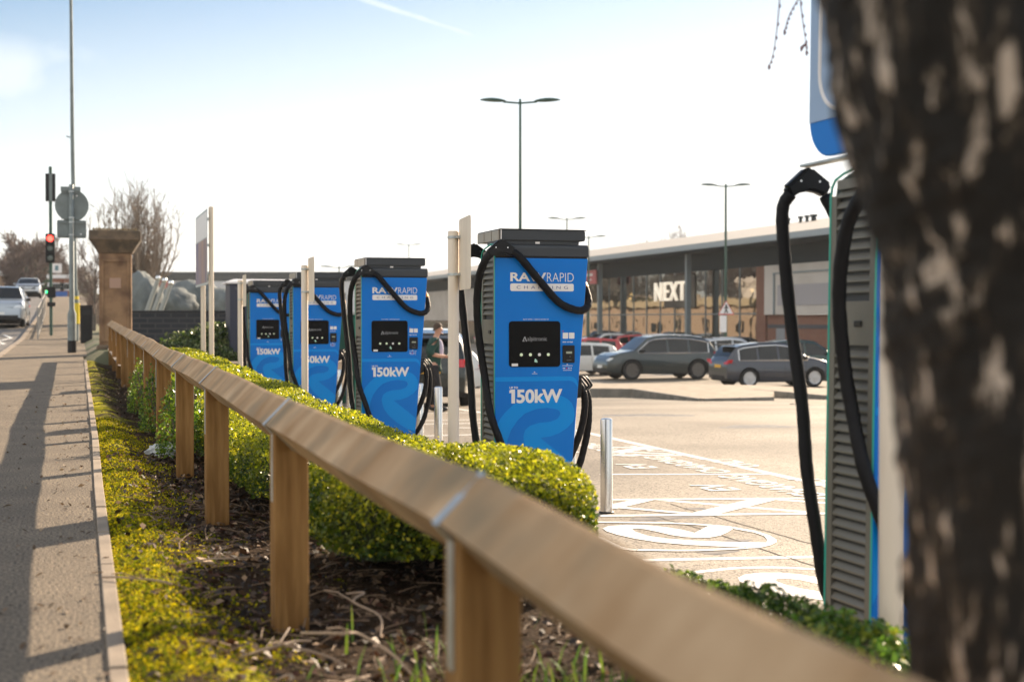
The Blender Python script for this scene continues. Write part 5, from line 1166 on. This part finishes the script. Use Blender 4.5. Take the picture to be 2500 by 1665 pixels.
# raised round planter edge seen at left of the first charger
m = MB(); c0 = (3.6, 25.6); P_ = []
for r0, z in ((1.5, -.3), (1.5, .22), (1.36, .25), (1.36, .16), (0.01, .16)): P_.append([(c0[0] + r0 * math.cos(a), c0[1] + r0 * .9 * math.sin(a), z) for a in np.linspace(0, 2 * math.pi, 33)])
m.grid(P_); o = m.obj('planter_ring', concrete, merge=True); o.location = (0, 1.9, 0); tag(o, 'low round concrete planter edge at the foot of the slate cabinet', 'planter')
gravel = mat('gravel', (.30, .25, .21), .9, col2=(.14, .12, .10), ns=30, lo=.4, hi=.6, bump=1.0, bs=40, bdist=.03)
m = MB(); m.grid([[(x, y, plat(y) + .0 + .03 * float(fnoise(x, y, 2, 6))) for y in np.arange(25.4, 34, .25)] for x in np.arange(.7, 2.9, .2)]); o = m.obj('gravel_bed', gravel); tag(o, kind='structure')
# grey boulders behind the wall and three leaning posts with chrome balls
rockm = mat('boulder_grey', (.17, .19, .19), .85, col2=(.09, .105, .11), ns=1.4, bump=.6, bs=6, bdist=.05)
def rock(name, label, c, r, seed, sq=.0):
    b = bmesh.new(); bmesh.ops.create_icosphere(b, subdivisions=4, radius=1)
    for v in b.verts:
        k = 1 + .16 * float(fnoise(v.co.x * 1.5 + seed, v.co.y * 1.5 + v.co.z * 2, seed, 1.3)) + .05 * float(fnoise(v.co.x * 5, v.co.z * 5 + v.co.y * 3, seed + 2, 1.2)); v.co = Vector((v.co.x * r[0] * k, v.co.y * r[1] * k, v.co.z * r[2] * k))
    me = bpy.data.meshes.new(name); b.to_mesh(me); b.free(); me.polygons.foreach_set('use_smooth', [True] * len(me.polygons)); o = link(name, me, rockm); o.location = c; tag(o, label, 'boulder', 'grey boulders beyond the brick wall'); return o
for i, (px, py, d, r, lab) in enumerate([(348, 742, 50, (.72, .6, 1.1), 'tall rounded grey boulder just right of the stone pillar'), (420, 745, 52, (.9, .7, .62), 'middle grey boulder behind the leaning ball topped posts'), (470, 740, 54, (1.25, .7, .85), 'wide grey boulder left of the twin sign posts'), (545, 752, 54, (.95, .7, .78), 'sloping grey boulder between the twin sign posts and the cabinet')]):
    q = at(px, py, d); rock('boulder', lab, q, r, i * 2 + 1)
for i, lab in enumerate(['left one of three leaning pale posts topped by a chrome ball', 'middle one of three leaning pale posts topped by a chrome ball', 'right one of three leaning pale posts topped by a chrome ball']):
    a = at(358 + 17 * i, 762, 44 - .2 * i); b_ = at(385 + 15.5 * i, 684 + 6 * i, 44 - .2 * i); t = thing('ball_post', lab, 'post', a, 0, 'leaning posts with chrome balls')
    m = MB(); m.tube([Vector((0, 0, -.6)), (0, 0, 0), b_ - a], [.075, .075, .065], 12); m.obj('post', mat('post_grey', (.34, .35, .33), .6), t, smooth=True)
    m = MB(); m.ball((b_ - a) + Vector((.01, 0, .06)), .085, 12); m.obj('ball', chrome, t, smooth=True)
# scrap colours beyond the wall: low parked van row and warehouse
WD = 300
t = thing('warehouse', 'long low warehouse with dark roof edge and white wall on the skyline behind the chargers', 'building', (0, 150, -1.2))
ca, cb_ = at(388, 700, WD), at(880, 700, WD)
za = CAMZ + (780 - 664) * WD / 3472 + 1.2
dirv = Vector((cb_.x - ca.x, cb_.y - ca.y, 0)); t.location = (ca.x, ca.y, -1.2); t.rotation_euler.z = math.atan2(dirv.y, dirv.x); Lw = dirv.length
m = MB(); m.box((2.0, 0, 0), (Lw + 36, 25, za - 1.9)); m.obj('wall', mat('white_wall', (.62, .62, .64), .7), t)
m = MB(); m.box((0, -.3, za - 1.8), (Lw + 36.3, 25, za)); m.obj('roof_edge', dk, t)
m = MB(); m.box((-2.0, -.2, za - 6.0), (1.95, 6, za - 1.85)); m.obj('red_panel', mat('faded_red', (.40, .07, .06), .7), t)
m = MB(); m.box((-2, 0, 0), (1.9, 20, za - 6.05)); m.obj('side_wall', mat('dim_wall', (.12, .12, .13), .8), t)
m = MB()
for k in range(9): m.box((5 + k * 5.2, -.05, za - 6.1), (8.2 + k * 5.2, -.002, za - 4.4))
m.obj('window_strip', glassdark, t)
# green mesh fence in front of it
q = at(505, 735, 70); q1 = at(566, 735, 70)
t = thing('mesh_fence', 'thin pale green mesh fence behind the boulders', 'fence', (q.x, q.y, CAMZ - .3), -YAW)
m = MB()
for k in range(-12, 30): m.tube([(k * .13, 0, 0), (k * .13, 0, 1.65)], .012, 4)
for z in (.1, .85, 1.6): m.box((-1.6, -.01, z), (3.8, .01, z + .03))
m.obj('mesh', mat('fence_green', (.30, .38, .30), .5), t)
m = MB()
for k in (-1.6, .2, 2.0, 3.8): m.tube([(k, .03, -.2), (k, .03, 1.75)], .035, 6)
m.obj('post', mat('fence_post_green', (.12, .2, .14), .5), t)

# ------------------------------------------------------------------ trees
def branchtree(name, label, loc, h, spread, seed, trunk_r, mt, levels=4, kids=(7, 6, 5, 4), lean=0, group=None, upright=.6, first=.12, leafy=None, twig_r=.006):
    rg = random.Random(seed); root = thing(name, label, 'tree', loc, 0, group); trunk, crown = MB(), MB()
    def grow(p, d, L, r, lv):
        k = 5 if lv < 2 else 3; P_ = [p]; q = p; dd = d.copy()
        for i in range(k):
            dd = (dd + Vector((rg.gauss(0, .10), rg.gauss(0, .10), rg.gauss(0, .05) + (.05 * upright if lv else 0)))).normalized(); q = q + dd * L / k; P_.append(q)
        (trunk if lv < 1 else crown).tube(P_, [max(twig_r, r * (1 - .72 * i / k)) for i in range(k + 1)], 8 if lv == 0 else 5 if lv < 3 else 3, caps=lv < 2)
        if lv >= levels: return
        for i in range(kids[lv]):
            u = (first if lv == 0 else .2) + (1 - (first if lv == 0 else .2)) * (i + rg.random() * .8) / kids[lv]; u = min(.98, u); j = min(k - 1, int(u * k)); s = P_[j].lerp(P_[j + 1], u * k - j)
            a = rg.uniform(0, 6.283); side = Vector((math.cos(a), math.sin(a), 0)); ax = (dd.cross(side)).normalized() if abs(dd.dot(side)) < .95 else Vector((0, 0, 1)); sp = spread * rg.uniform(.6, 1.2)
            nd = (dd * 1.0 + ax * sp + Vector((0, 0, upright * .5))).normalized(); grow(s, nd, L * rg.uniform(.45, .68) * (1.15 - .4 * u), r * (1 - .6 * u) * .55, lv + 1)
    grow(Vector((0, 0, 0)), Vector((lean, 0, 1)).normalized(), h * .62, trunk_r, 0)
    trunk.obj('trunk', mt, root, smooth=True, recalc=False); crown.obj('crown', twigmat, root, recalc=False); return root
q = at(352, 760, 62)
# many-stemmed pollard: a fan of ascending branches
root = thing('bare_tree', 'leafless many branched tree with a rounded twiggy crown behind the stone pillar', 'tree', (q.x, q.y, plat(q.y) - .2)); rg = random.Random(3)
trunk, crown = MB(), MB(); trunk.tube([(0, 0, -.2), (-.05, 0, .5), (0, 0, 1.1)], [.28, .24, .22], 10)
for i in range(46):
    a = rg.uniform(0, 6.283); tilt = rg.uniform(.03, .75) ** 1.0; e = Vector((math.cos(a) * 2.9 * tilt, math.sin(a) * 1.6 * tilt, 5.6 * (1 - .55 * tilt ** 2) * rg.uniform(.72, 1.02))); e.x -= .3
    P_ = catmull([Vector((0, 0, .7)), Vector((e.x * .45, e.y * .45, .9 + e.z * .22)), Vector((e.x * .85, e.y * .85, .9 + e.z * .55)), Vector((e.x, e.y, .9 + e.z))], 4)
    crown.tube(P_, [max(.010, .065 * (1 - k / len(P_))) for k in range(len(P_))], 5)
    for _ in range(30):
        k = rg.randint(3, len(P_) - 2); s = P_[k]; d = (P_[k + 1] - s).normalized(); d = (d + Vector((rg.gauss(0, .45), rg.gauss(0, .45), rg.uniform(-.1, .4)))).normalized(); L = rg.uniform(.3, 1.1)
        w = s + d * L; crown.tube([s, s + d * L * .5 + Vector((0, 0, .03)), w], [.011, .009, .006], 3, caps=False)
        for _ in range(3):
            d2 = (d + Vector((rg.gauss(0, .5), rg.gauss(0, .5), rg.uniform(-.1, .3)))).normalized(); s2 = s.lerp(w, rg.uniform(.3, .95)); crown.tube([s2, s2 + d2 * L * .45], [.007, .005], 3, caps=False)
trunk.obj('trunk', bark_grey, root, smooth=True); crown.obj('crown', mat('twig_pale_brown', (.27, .215, .17), .85), root, recalc=False)
q = at(228, 745, 55); branchtree('bare_tree', 'small dark leafless tree squeezed between the lamp column and the stone pillar', (q.x, q.y, hp(q.y) - .2), 4.2, 1.0, 21, .09, bark_grey, 4, (9, 6, 5, 3), upright=.3)
for i, (px, py, d, h, lab) in enumerate([(1478, 690, 170, 8.2, 'leftmost bare tree showing above the shop roof'), (1552, 680, 190, 9.6, 'middle bare tree showing above the shop roof'), (1600, 690, 200, 12.0, 'rightmost bare tree showing above the shop roof')]):
    q = at(px, py, d); branchtree('bare_tree', lab, (q.x + 4, q.y, q.z - 2.5), h, .9, 31 + i, .2, bark_grey, 3, (9, 6, 5, 4), upright=.3, group='bare trees above the shop roof', twig_r=.022)
# far wooded slope: reads as one mass
def crownpts(c, r, n):
    P, N = [], []
    for _ in range(n):
        v = Vector((rnd.gauss(0, 1), rnd.gauss(0, 1), rnd.gauss(0, 1))).normalized(); k = rnd.uniform(.3, 1) ** .5 * (1 + .2 * float(fnoise(v.x * 3 + c[0], v.z * 3 + v.y * 2, 3, 1.2))); P.append((c[0] + v.x * r[0] * k, c[1] + v.y * r[1] * k, c[2] + v.z * r[2] * k)); N.append(v[:])
    return P, N
P, N = [], []; stems = MB()
for k in range(64):
    px = rnd.uniform(-260, 440); d = rnd.uniform(190, 330); top_py = float(np.interp(px, [-260, 0, 40, 90, 140, 240, 330, 440], [590, 612, 618, 640, 655, 640, 672, 690])) + rnd.uniform(0, 34)
    q = at(px, top_py, d); g = hp(q.y) - 2; h = q.z - g
    if h < 3: continue
    stems.tube([(q.x, q.y, g), (q.x, q.y, g + h * .8)], [.25, .08], 5)
    for _ in range(26):
        a = rnd.uniform(0, 6.28); s = rnd.uniform(.25, .75); e = Vector((math.cos(a) * h * .28, math.sin(a) * h * .28, h * rnd.uniform(.12, .34))); b0 = Vector((q.x, q.y, g + h * s)); stems.tube([b0, b0 + e * .6 + Vector((0, 0, -.1)), b0 + e], [.09, .06, .03], 3, caps=False)
    a_, b_ = crownpts((q.x, q.y, g + h * .62), (h * .34, h * .34, h * .38), 340); P += a_; N += b_
wood = leaves('woodland', P, N, .55, deadleaf, [(.17, .14, .12), (.22, .18, .155), (.13, .12, .10), (.19, .175, .13)], flat=.05, asp=.25); tag(wood, 'far brown leafless woodland on the slope at left', 'woodland', kind='stuff')
so = stems.obj('woodland_stems', bark_grey, wood, recalc=False)
def evergreen(label, px, pytop, d, w, group='dark evergreen trees on the skyline'):
    q = at(px, pytop, d); g = hp(q.y) - 1.0; h = q.z - g; root = thing('evergreen_tree', label, 'tree', (q.x, q.y, g), 0, group); P, N = [], []
    for _ in range(2600):
        u = rnd.random() ** .8; a = rnd.uniform(0, 6.28); r = w * (1 - u) ** .7 * rnd.uniform(.5, 1) * (1 + .25 * math.sin(a * 3 + u * 9)); P.append((r * math.cos(a), r * math.sin(a), h * (.08 + .92 * u))); N.append((math.cos(a), math.sin(a), .3))
    leaves('crown', P, N, .42, leafmat, [(.018, .045, .03), (.03, .065, .04), (.012, .03, .022)], root, asp=.4); m = MB(); m.tube([(0, 0, -.3), (0, 0, h * .9)], [.2, .04], 8); m.obj('trunk', bark_grey, root)
evergreen('broad dark evergreen tree just left of the traffic light', 82, 628, 160, 2.9)
evergreen('darker evergreen tree left of the broad one, lower', 48, 655, 150, 1.9)
evergreen('small evergreen tree behind the traffic light pole', 108, 652, 165, 1.5)

# ------------------------------------------------------------------ leaning birch trunk right beside the camera
birch = bpy.data.materials.new('birch_bark'); birch.use_nodes = True; n, l = birch.node_tree.nodes, birch.node_tree.links; p = n['Principled BSDF']; p.inputs['Roughness'].default_value = .85
t = n.new('ShaderNodeTexCoord'); mp_ = n.new('ShaderNodeMapping'); mp_.inputs['Scale'].default_value = (1, 1, .28); l.new(t.outputs['Object'], mp_.inputs[0])
z1 = n.new('ShaderNodeTexNoise'); z1.inputs['Scale'].default_value = 32; z1.inputs['Detail'].default_value = 10; z1.inputs['Roughness'].default_value = .6; z1.inputs['Distortion'].default_value = .6; l.new(mp_.outputs[0], z1.inputs[0])
r1 = n.new('ShaderNodeValToRGB'); e = r1.color_ramp.elements; e[0].position = .50; e[0].color = (.008, .006, .004, 1); e[1].position = .625; e[1].color = (.52, .43, .35, 1); q_ = e.new(.56); q_.color = (.05, .036, .022, 1); l.new(z1.outputs['Fac'], r1.inputs[0]); l.new(r1.outputs[0], p.inputs['Base Color'])
bmp = n.new('ShaderNodeBump'); bmp.inputs['Strength'].default_value = .8; bmp.inputs['Distance'].default_value = .02; l.new(z1.outputs['Fac'], bmp.inputs['Height']); l.new(bmp.outputs[0], p.inputs['Normal'])
t = thing('birch_tree', 'blurred dark birch trunk with pale patches of bark filling the right edge', 'tree', (1.15, 1.52, -.1))
ctr = [(.08, 0, -.2), (.055, 0, .2), (.045, 0, .55), (.032, 0, .85), (.016, 0, 1.1), (.008, .0, 1.22), (-.045, .0, 1.40), (-.10, .01, 1.8), (-.1, .02, 2.6), (.0, .1, 4.0), (.15, .2, 6.0)]
rad = [.25, .205, .185, .18, .19, .20, .205, .20, .19, .15, .10]
C = catmull(ctr, 24); rows = []
for i, c in enumerate(C):
    rr_ = float(np.interp(i / 24, range(len(rad)), rad)); rows.append([c + Vector((math.cos(a), math.sin(a), 0)) * rr_ * (1 + .04 * float(fnoise(math.cos(a) * 2, c.z * 5, 4, 1.5)) + .05 * float(fnoise(math.sin(a) * 5, c.z * 17, 7, 1.0)) + .03 * float(fnoise(math.cos(a) * 9, c.z * 31 + math.sin(a) * 6, 2, 1.0))) for a in np.linspace(0, 2 * math.pi, 73)])
m = MB(); m.grid(rows); m.obj('trunk', birch, t, merge=True, smooth=True)
m = MB(); crown = MB(); rg = random.Random(9)
for k in range(14):
    a = rg.uniform(0, 6.28); z0 = rg.uniform(3.0, 5.9); c = Vector((0, .1, z0)); e = Vector((math.cos(a) * 1.9, math.sin(a) * 1.9, rg.uniform(.5, 1.6))); P_ = catmull([c, c + e * .5 + Vector((0, 0, .3)), c + e], 4); crown.tube(P_, [.035 * (1 - .8 * i / len(P_)) for i in range(len(P_))], 6)
    for _ in range(12): s = P_[rg.randint(2, len(P_) - 1)]; d = Vector((rg.gauss(0, .4), rg.gauss(0, .4), -.2)); crown.tube([s, s + d * .5, s + d * .7 + Vector((0, 0, -.5))], [.006, .004, .002], 3)
crown.obj('crown', twigmat, t, recalc=False)
# hanging birch twigs with buds, in view at the top
tw = MB()
for pts in (((1908, -60), (1898, 60), (1888, 130), (1877, 165)), ((1955, -10), (1935, 22), (1922, 52), (1915, 80)), ((1950, -40), (1958, 40), (1966, 95), (1969, 130)), ((1968, 108), (1960, 112), (1956, 120))):
    P_ = catmull([at(x, y, 5.2) for x, y in pts], 5); tw.tube(P_, [.0026 - .0014 * i / len(P_) for i in range(len(P_))], 5)
    for i in range(1, len(P_), 2): tw.ball(P_[i] + Vector((.004, 0, 0)), (.0035, .0035, .007), 4)
    tw.ball(P_[-1], (.004, .004, .012), 5)
top_ = at(1935, -420, 4.0); tw.tube(catmull([Vector((1.05, 1.6, 3.0)), Vector((1.5, 3.0, 3.0)), at(1930, -400, 5.2), at(1908, -60, 5.2)], 6), [.012, .010] * 0 or .005, 5); tw.tube([at(1930, -400, 5.2), at(1955, -10, 5.2)], .003, 5)
o = tw.obj('hanging_twigs', mat('twig_plum', (.16, .07, .07), .7), t, recalc=False); o.location = -Vector(t.location)

# ------------------------------------------------------------------ man with the charging lead
def skinbody(nodes, edges, name, material, parent, sub=2, rootv=0):
    me = bpy.data.meshes.new(name); me.from_pydata([n_[0] for n_ in nodes], edges, []); o = bpy.data.objects.new(name, me); COL.objects.link(o)
    md = o.modifiers.new('s', 'SKIN'); md.use_smooth_shade = True
    for i, n_ in enumerate(nodes):
        r = n_[1]; me.skin_vertices[0].data[i].radius = r if isinstance(r, tuple) else (r, r)
    me.skin_vertices[0].data[rootv].use_root = True
    s = o.modifiers.new('d', 'SUBSURF'); s.levels = sub; s.render_levels = sub
    dg = bpy.context.evaluated_depsgraph_get(); m2 = bpy.data.meshes.new_from_object(o.evaluated_get(dg)); bpy.data.objects.remove(o); m2.name = name
    return link(name, m2, material, parent)
skin = mat('skin', (.55, .30, .21), .55); hairm = mat('hair_brown', (.06, .035, .02), .7, bump=.4, bs=60); shirtm = mat('shirt_green', (.008, .055, .045), .75, bump=.3, bs=12); teem = mat('tee_lilac', (.50, .46, .58), .8); trous = mat('trousers_black', (.012, .012, .016), .8); shoem = mat('shoe', (.03, .03, .03), .6)
# facing +x in his own frame, origin on the ground between the feet; z up
q = at(1060, 900, 27.3); man = thing('person', 'short haired man in open dark green shirt and pale tee, looking down at his hands', 'person', (q.x, q.y, hl(q.x, q.y)), -YAW + R(8))
J = {}
nodes = [((-.02, 0, .92), (.09, .07)), ((0, 0, 1.06), (.09, .07)), ((.01, 0, 1.22), (.09, .07)), ((.02, 0, 1.36), (.08, .06)), ((.035, 0, 1.44), (.055, .055)), ((.065, 0, 1.50), (.052, .055)), ((.085, 0, 1.57), (.078, .092)), ((.085, 0, 1.64), (.06, .075)),
         ((.0, .16, 1.33), .04), ((-.09, .23, 1.12), .045), ((.10, .15, 1.06), .038), ((.21, .08, 1.05), .030),
         ((.0, -.16, 1.33), .04), ((-.10, -.23, 1.12), .045), ((.09, -.17, 1.07), .038), ((.20, -.09, 1.07), .030),
         ((-.02, .10, .86), .095), ((.03, .12, .47), .062), ((-.03, .13, .09), .042), ((.10, .15, .04), .035),
         ((-.02, -.10, .86), .095), ((.06, -.12, .47), .062), ((.05, -.13, .09), .042), ((.18, -.15, .04), .035)]
edges = [(0, 1), (1, 2), (2, 3), (3, 4), (4, 5), (5, 6), (6, 7), (3, 8), (8, 9), (9, 10), (10, 11), (3, 12), (12, 13), (13, 14), (14, 15), (0, 16), (16, 17), (17, 18), (18, 19), (0, 20), (20, 21), (21, 22), (22, 23)]
body = skinbody(nodes, edges, 'body', skin, man)
for s, w in ((1, (.21, .08, 1.05)), (-1, (.20, -.09, 1.07))):      # hands: palm with five bent fingers
    w = Vector(w); nd = [(w, .026), (w + Vector((.05, -.015 * s, -.01)), (.034, .017)), (w + Vector((.085, -.02 * s, -.018)), (.036, .014))]; ed = [(0, 1), (1, 2)]
    for f in range(4):
        b0 = w + Vector((.09, (-.02 + (f - 1.5) * .019) * s, -.018)); L = (.028, .034, .032, .024)[f]; i = len(nd)
        nd += [(b0 + Vector((L * .9, 0, -.008)), .0088), (b0 + Vector((L * 1.5, 0, -.03)), .0078), (b0 + Vector((L * 1.5, 0, -.05)), .007)]; ed += [(2, i), (i, i + 1), (i + 1, i + 2)]
    i = len(nd); nd += [(w + Vector((.045, -.05 * s, .0)), .011), (w + Vector((.075, -.062 * s, -.02)), .009)]; ed += [(1, i), (i, i + 1)]
    skinbody(nd, ed, 'hand', skin, body, 1)
m = MB(); m.prism([(.162, 1.565), (.190, 1.545), (.165, 1.535)], lambda x, z: (x, -.012, z), lambda x, z: (x, .012, z)); m.ball((.155, 0, 1.50), (.018, .03, .010), 6)
for s in (1, -1): m.ball((.085, s * .082, 1.555), (.018, .008, .028), 6); m.ball((.155, s * .03, 1.575), (.01, .012, .008), 6)
m.obj('face_features', skin, body, smooth=True)
m = MB(); rows = []
for i in range(9):
    ph = R(92 * i / 8); rows.append([(.072 + .098 * math.sin(ph) * math.cos(a) - (.02 if math.cos(a) > .3 and i > 5 else 0), .090 * math.sin(ph) * math.sin(a), 1.60 + .108 * math.cos(ph) - (.06 * max(0, -math.cos(a)) if i > 5 else 0) + (.035 * max(0, math.cos(a)) if i > 5 else 0)) for a in np.linspace(0, 2 * math.pi, 25)])
m.grid(rows); m.obj('hair', hairm, body, merge=True, smooth=True)
skinbody([((-.02, 0, .93), (.165, .135)), ((0, 0, 1.06), (.155, .128)), ((.0, 0, 1.22), (.172, .135)), ((.01, 0, 1.37), (.155, .125)), ((.015, 0, 1.425), (.075, .075)), ((-.005, .175, 1.36), .092), ((-.09, .235, 1.14), .080), ((-.01, .20, 1.095), .066), ((-.005, -.175, 1.36), .092), ((-.10, -.235, 1.14), .080), ((-.02, -.21, 1.095), .066), ((-.02, 0, .82), (.18, .15))], [(0, 1), (1, 2), (2, 3), (3, 4), (3, 5), (5, 6), (6, 7), (3, 8), (8, 9), (9, 10), (0, 11)], 'shirt', shirtm, man)
skinbody([((.075, 0, .98), (.085, .085)), ((.10, 0, 1.15), (.095, .095)), ((.10, 0, 1.30), (.085, .085)), ((.06, 0, 1.40), (.05, .06))], [(0, 1), (1, 2), (2, 3)], 'tee_shirt', teem, man)
skinbody([((-.02, 0, .96), (.16, .13)), ((-.02, .10, .84), .112), ((.03, .12, .47), .078), ((-.03, .13, .10), .064), ((-.02, -.10, .84), .108), ((.06, -.12, .47), .078), ((.05, -.13, .10), .064)], [(0, 1), (1, 2), (2, 3), (0, 4), (4, 5), (5, 6)], 'trousers', trous, man)
for s, x in ((1, .04), (-1, .12)):
    m = MB(); m.ball((x, s * .14, .055), (.14, .052, .055), 10); m.obj('shoe', shoem, man, smooth=True)
m = MB(); m.tube(catmull([(.27, .05, 1.07), (.33, .0, 1.04), (.36, -.03, .96), (.38, -.05, .86)], 5), [.03] * 3 * 0 or .028, 8); m.ball((.30, -.03, 1.08), (.06, .05, .035), 8)
o = m.obj('work_gloves', mat('glove_cream', (.75, .72, .48), .8, bump=.4, bs=30), smooth=True); o.location = man.location; o.rotation_euler = man.rotation_euler; tag(o, 'pale cream gloves held and dangling from the man\'s hands', 'gloves')

# sunlit brick terrace down the slope: seen mirrored in the shop glass, hardly in direct view
tb_ = brickmat('terrace_brick', (.22, .125, .085), (.27, .18, .13), (.45, .36, .25), 'y')
t = thing('brick_building', 'long sunlit brick building far beyond the boulders, mirrored in the shop glass', 'building', (8, 225, -1.6))
m = MB(); m.box((-9, -70, -2), (0, 80, 4.4)); m.obj('wall', tb_, t)
m = MB(); m.box((-9.3, -70.3, 4.402), (.5, 80.3, 5.3)); m.obj('roof', mat('cream_parapet', (.34, .27, .17), .8), t)
for k in range(18): m = MB(); m.box((.002, -66 + k * 8 + (k * 7 % 3), 1.0), (.06, -64.5 + k * 8 + (k * 5 % 4) * .8, 2.2 + (k % 3) * .5)); m.obj('window', glassdark, t)
for k in range(14):
    y = 160 + k * 10.5 + rnd.uniform(-3, 3); branchtree('bare_tree', 'bare brown tree in the row behind the far brick building', (-4 + rnd.uniform(-2, 2), y, 1.0), rnd.uniform(9, 12), .9, 60 + k, .25, bark_grey, 3, (12, 9, 7, 5), upright=.3, group='trees behind the brick building', twig_r=.05)

# thin haze over the whole place, everything inside, sky outside
hz = bpy.data.materials.new('haze_air'); hz.use_nodes = True; n, l = hz.node_tree.nodes, hz.node_tree.links; n.remove(n['Principled BSDF'])
v = n.new('ShaderNodeVolumePrincipled'); v.inputs['Color'].default_value = (.86, .90, .95, 1); v.inputs['Density'].default_value = .00022; v.inputs['Anisotropy'].default_value = .3; l.new(v.outputs[0], n['Material Output'].inputs['Volume'])
m = MB(); m.box((-910, -70, -8), (1210, 1410, 60)); tag(m.obj('haze', hz), 'thin pale haze lying over the car park and the far slope', 'haze', kind='stuff')
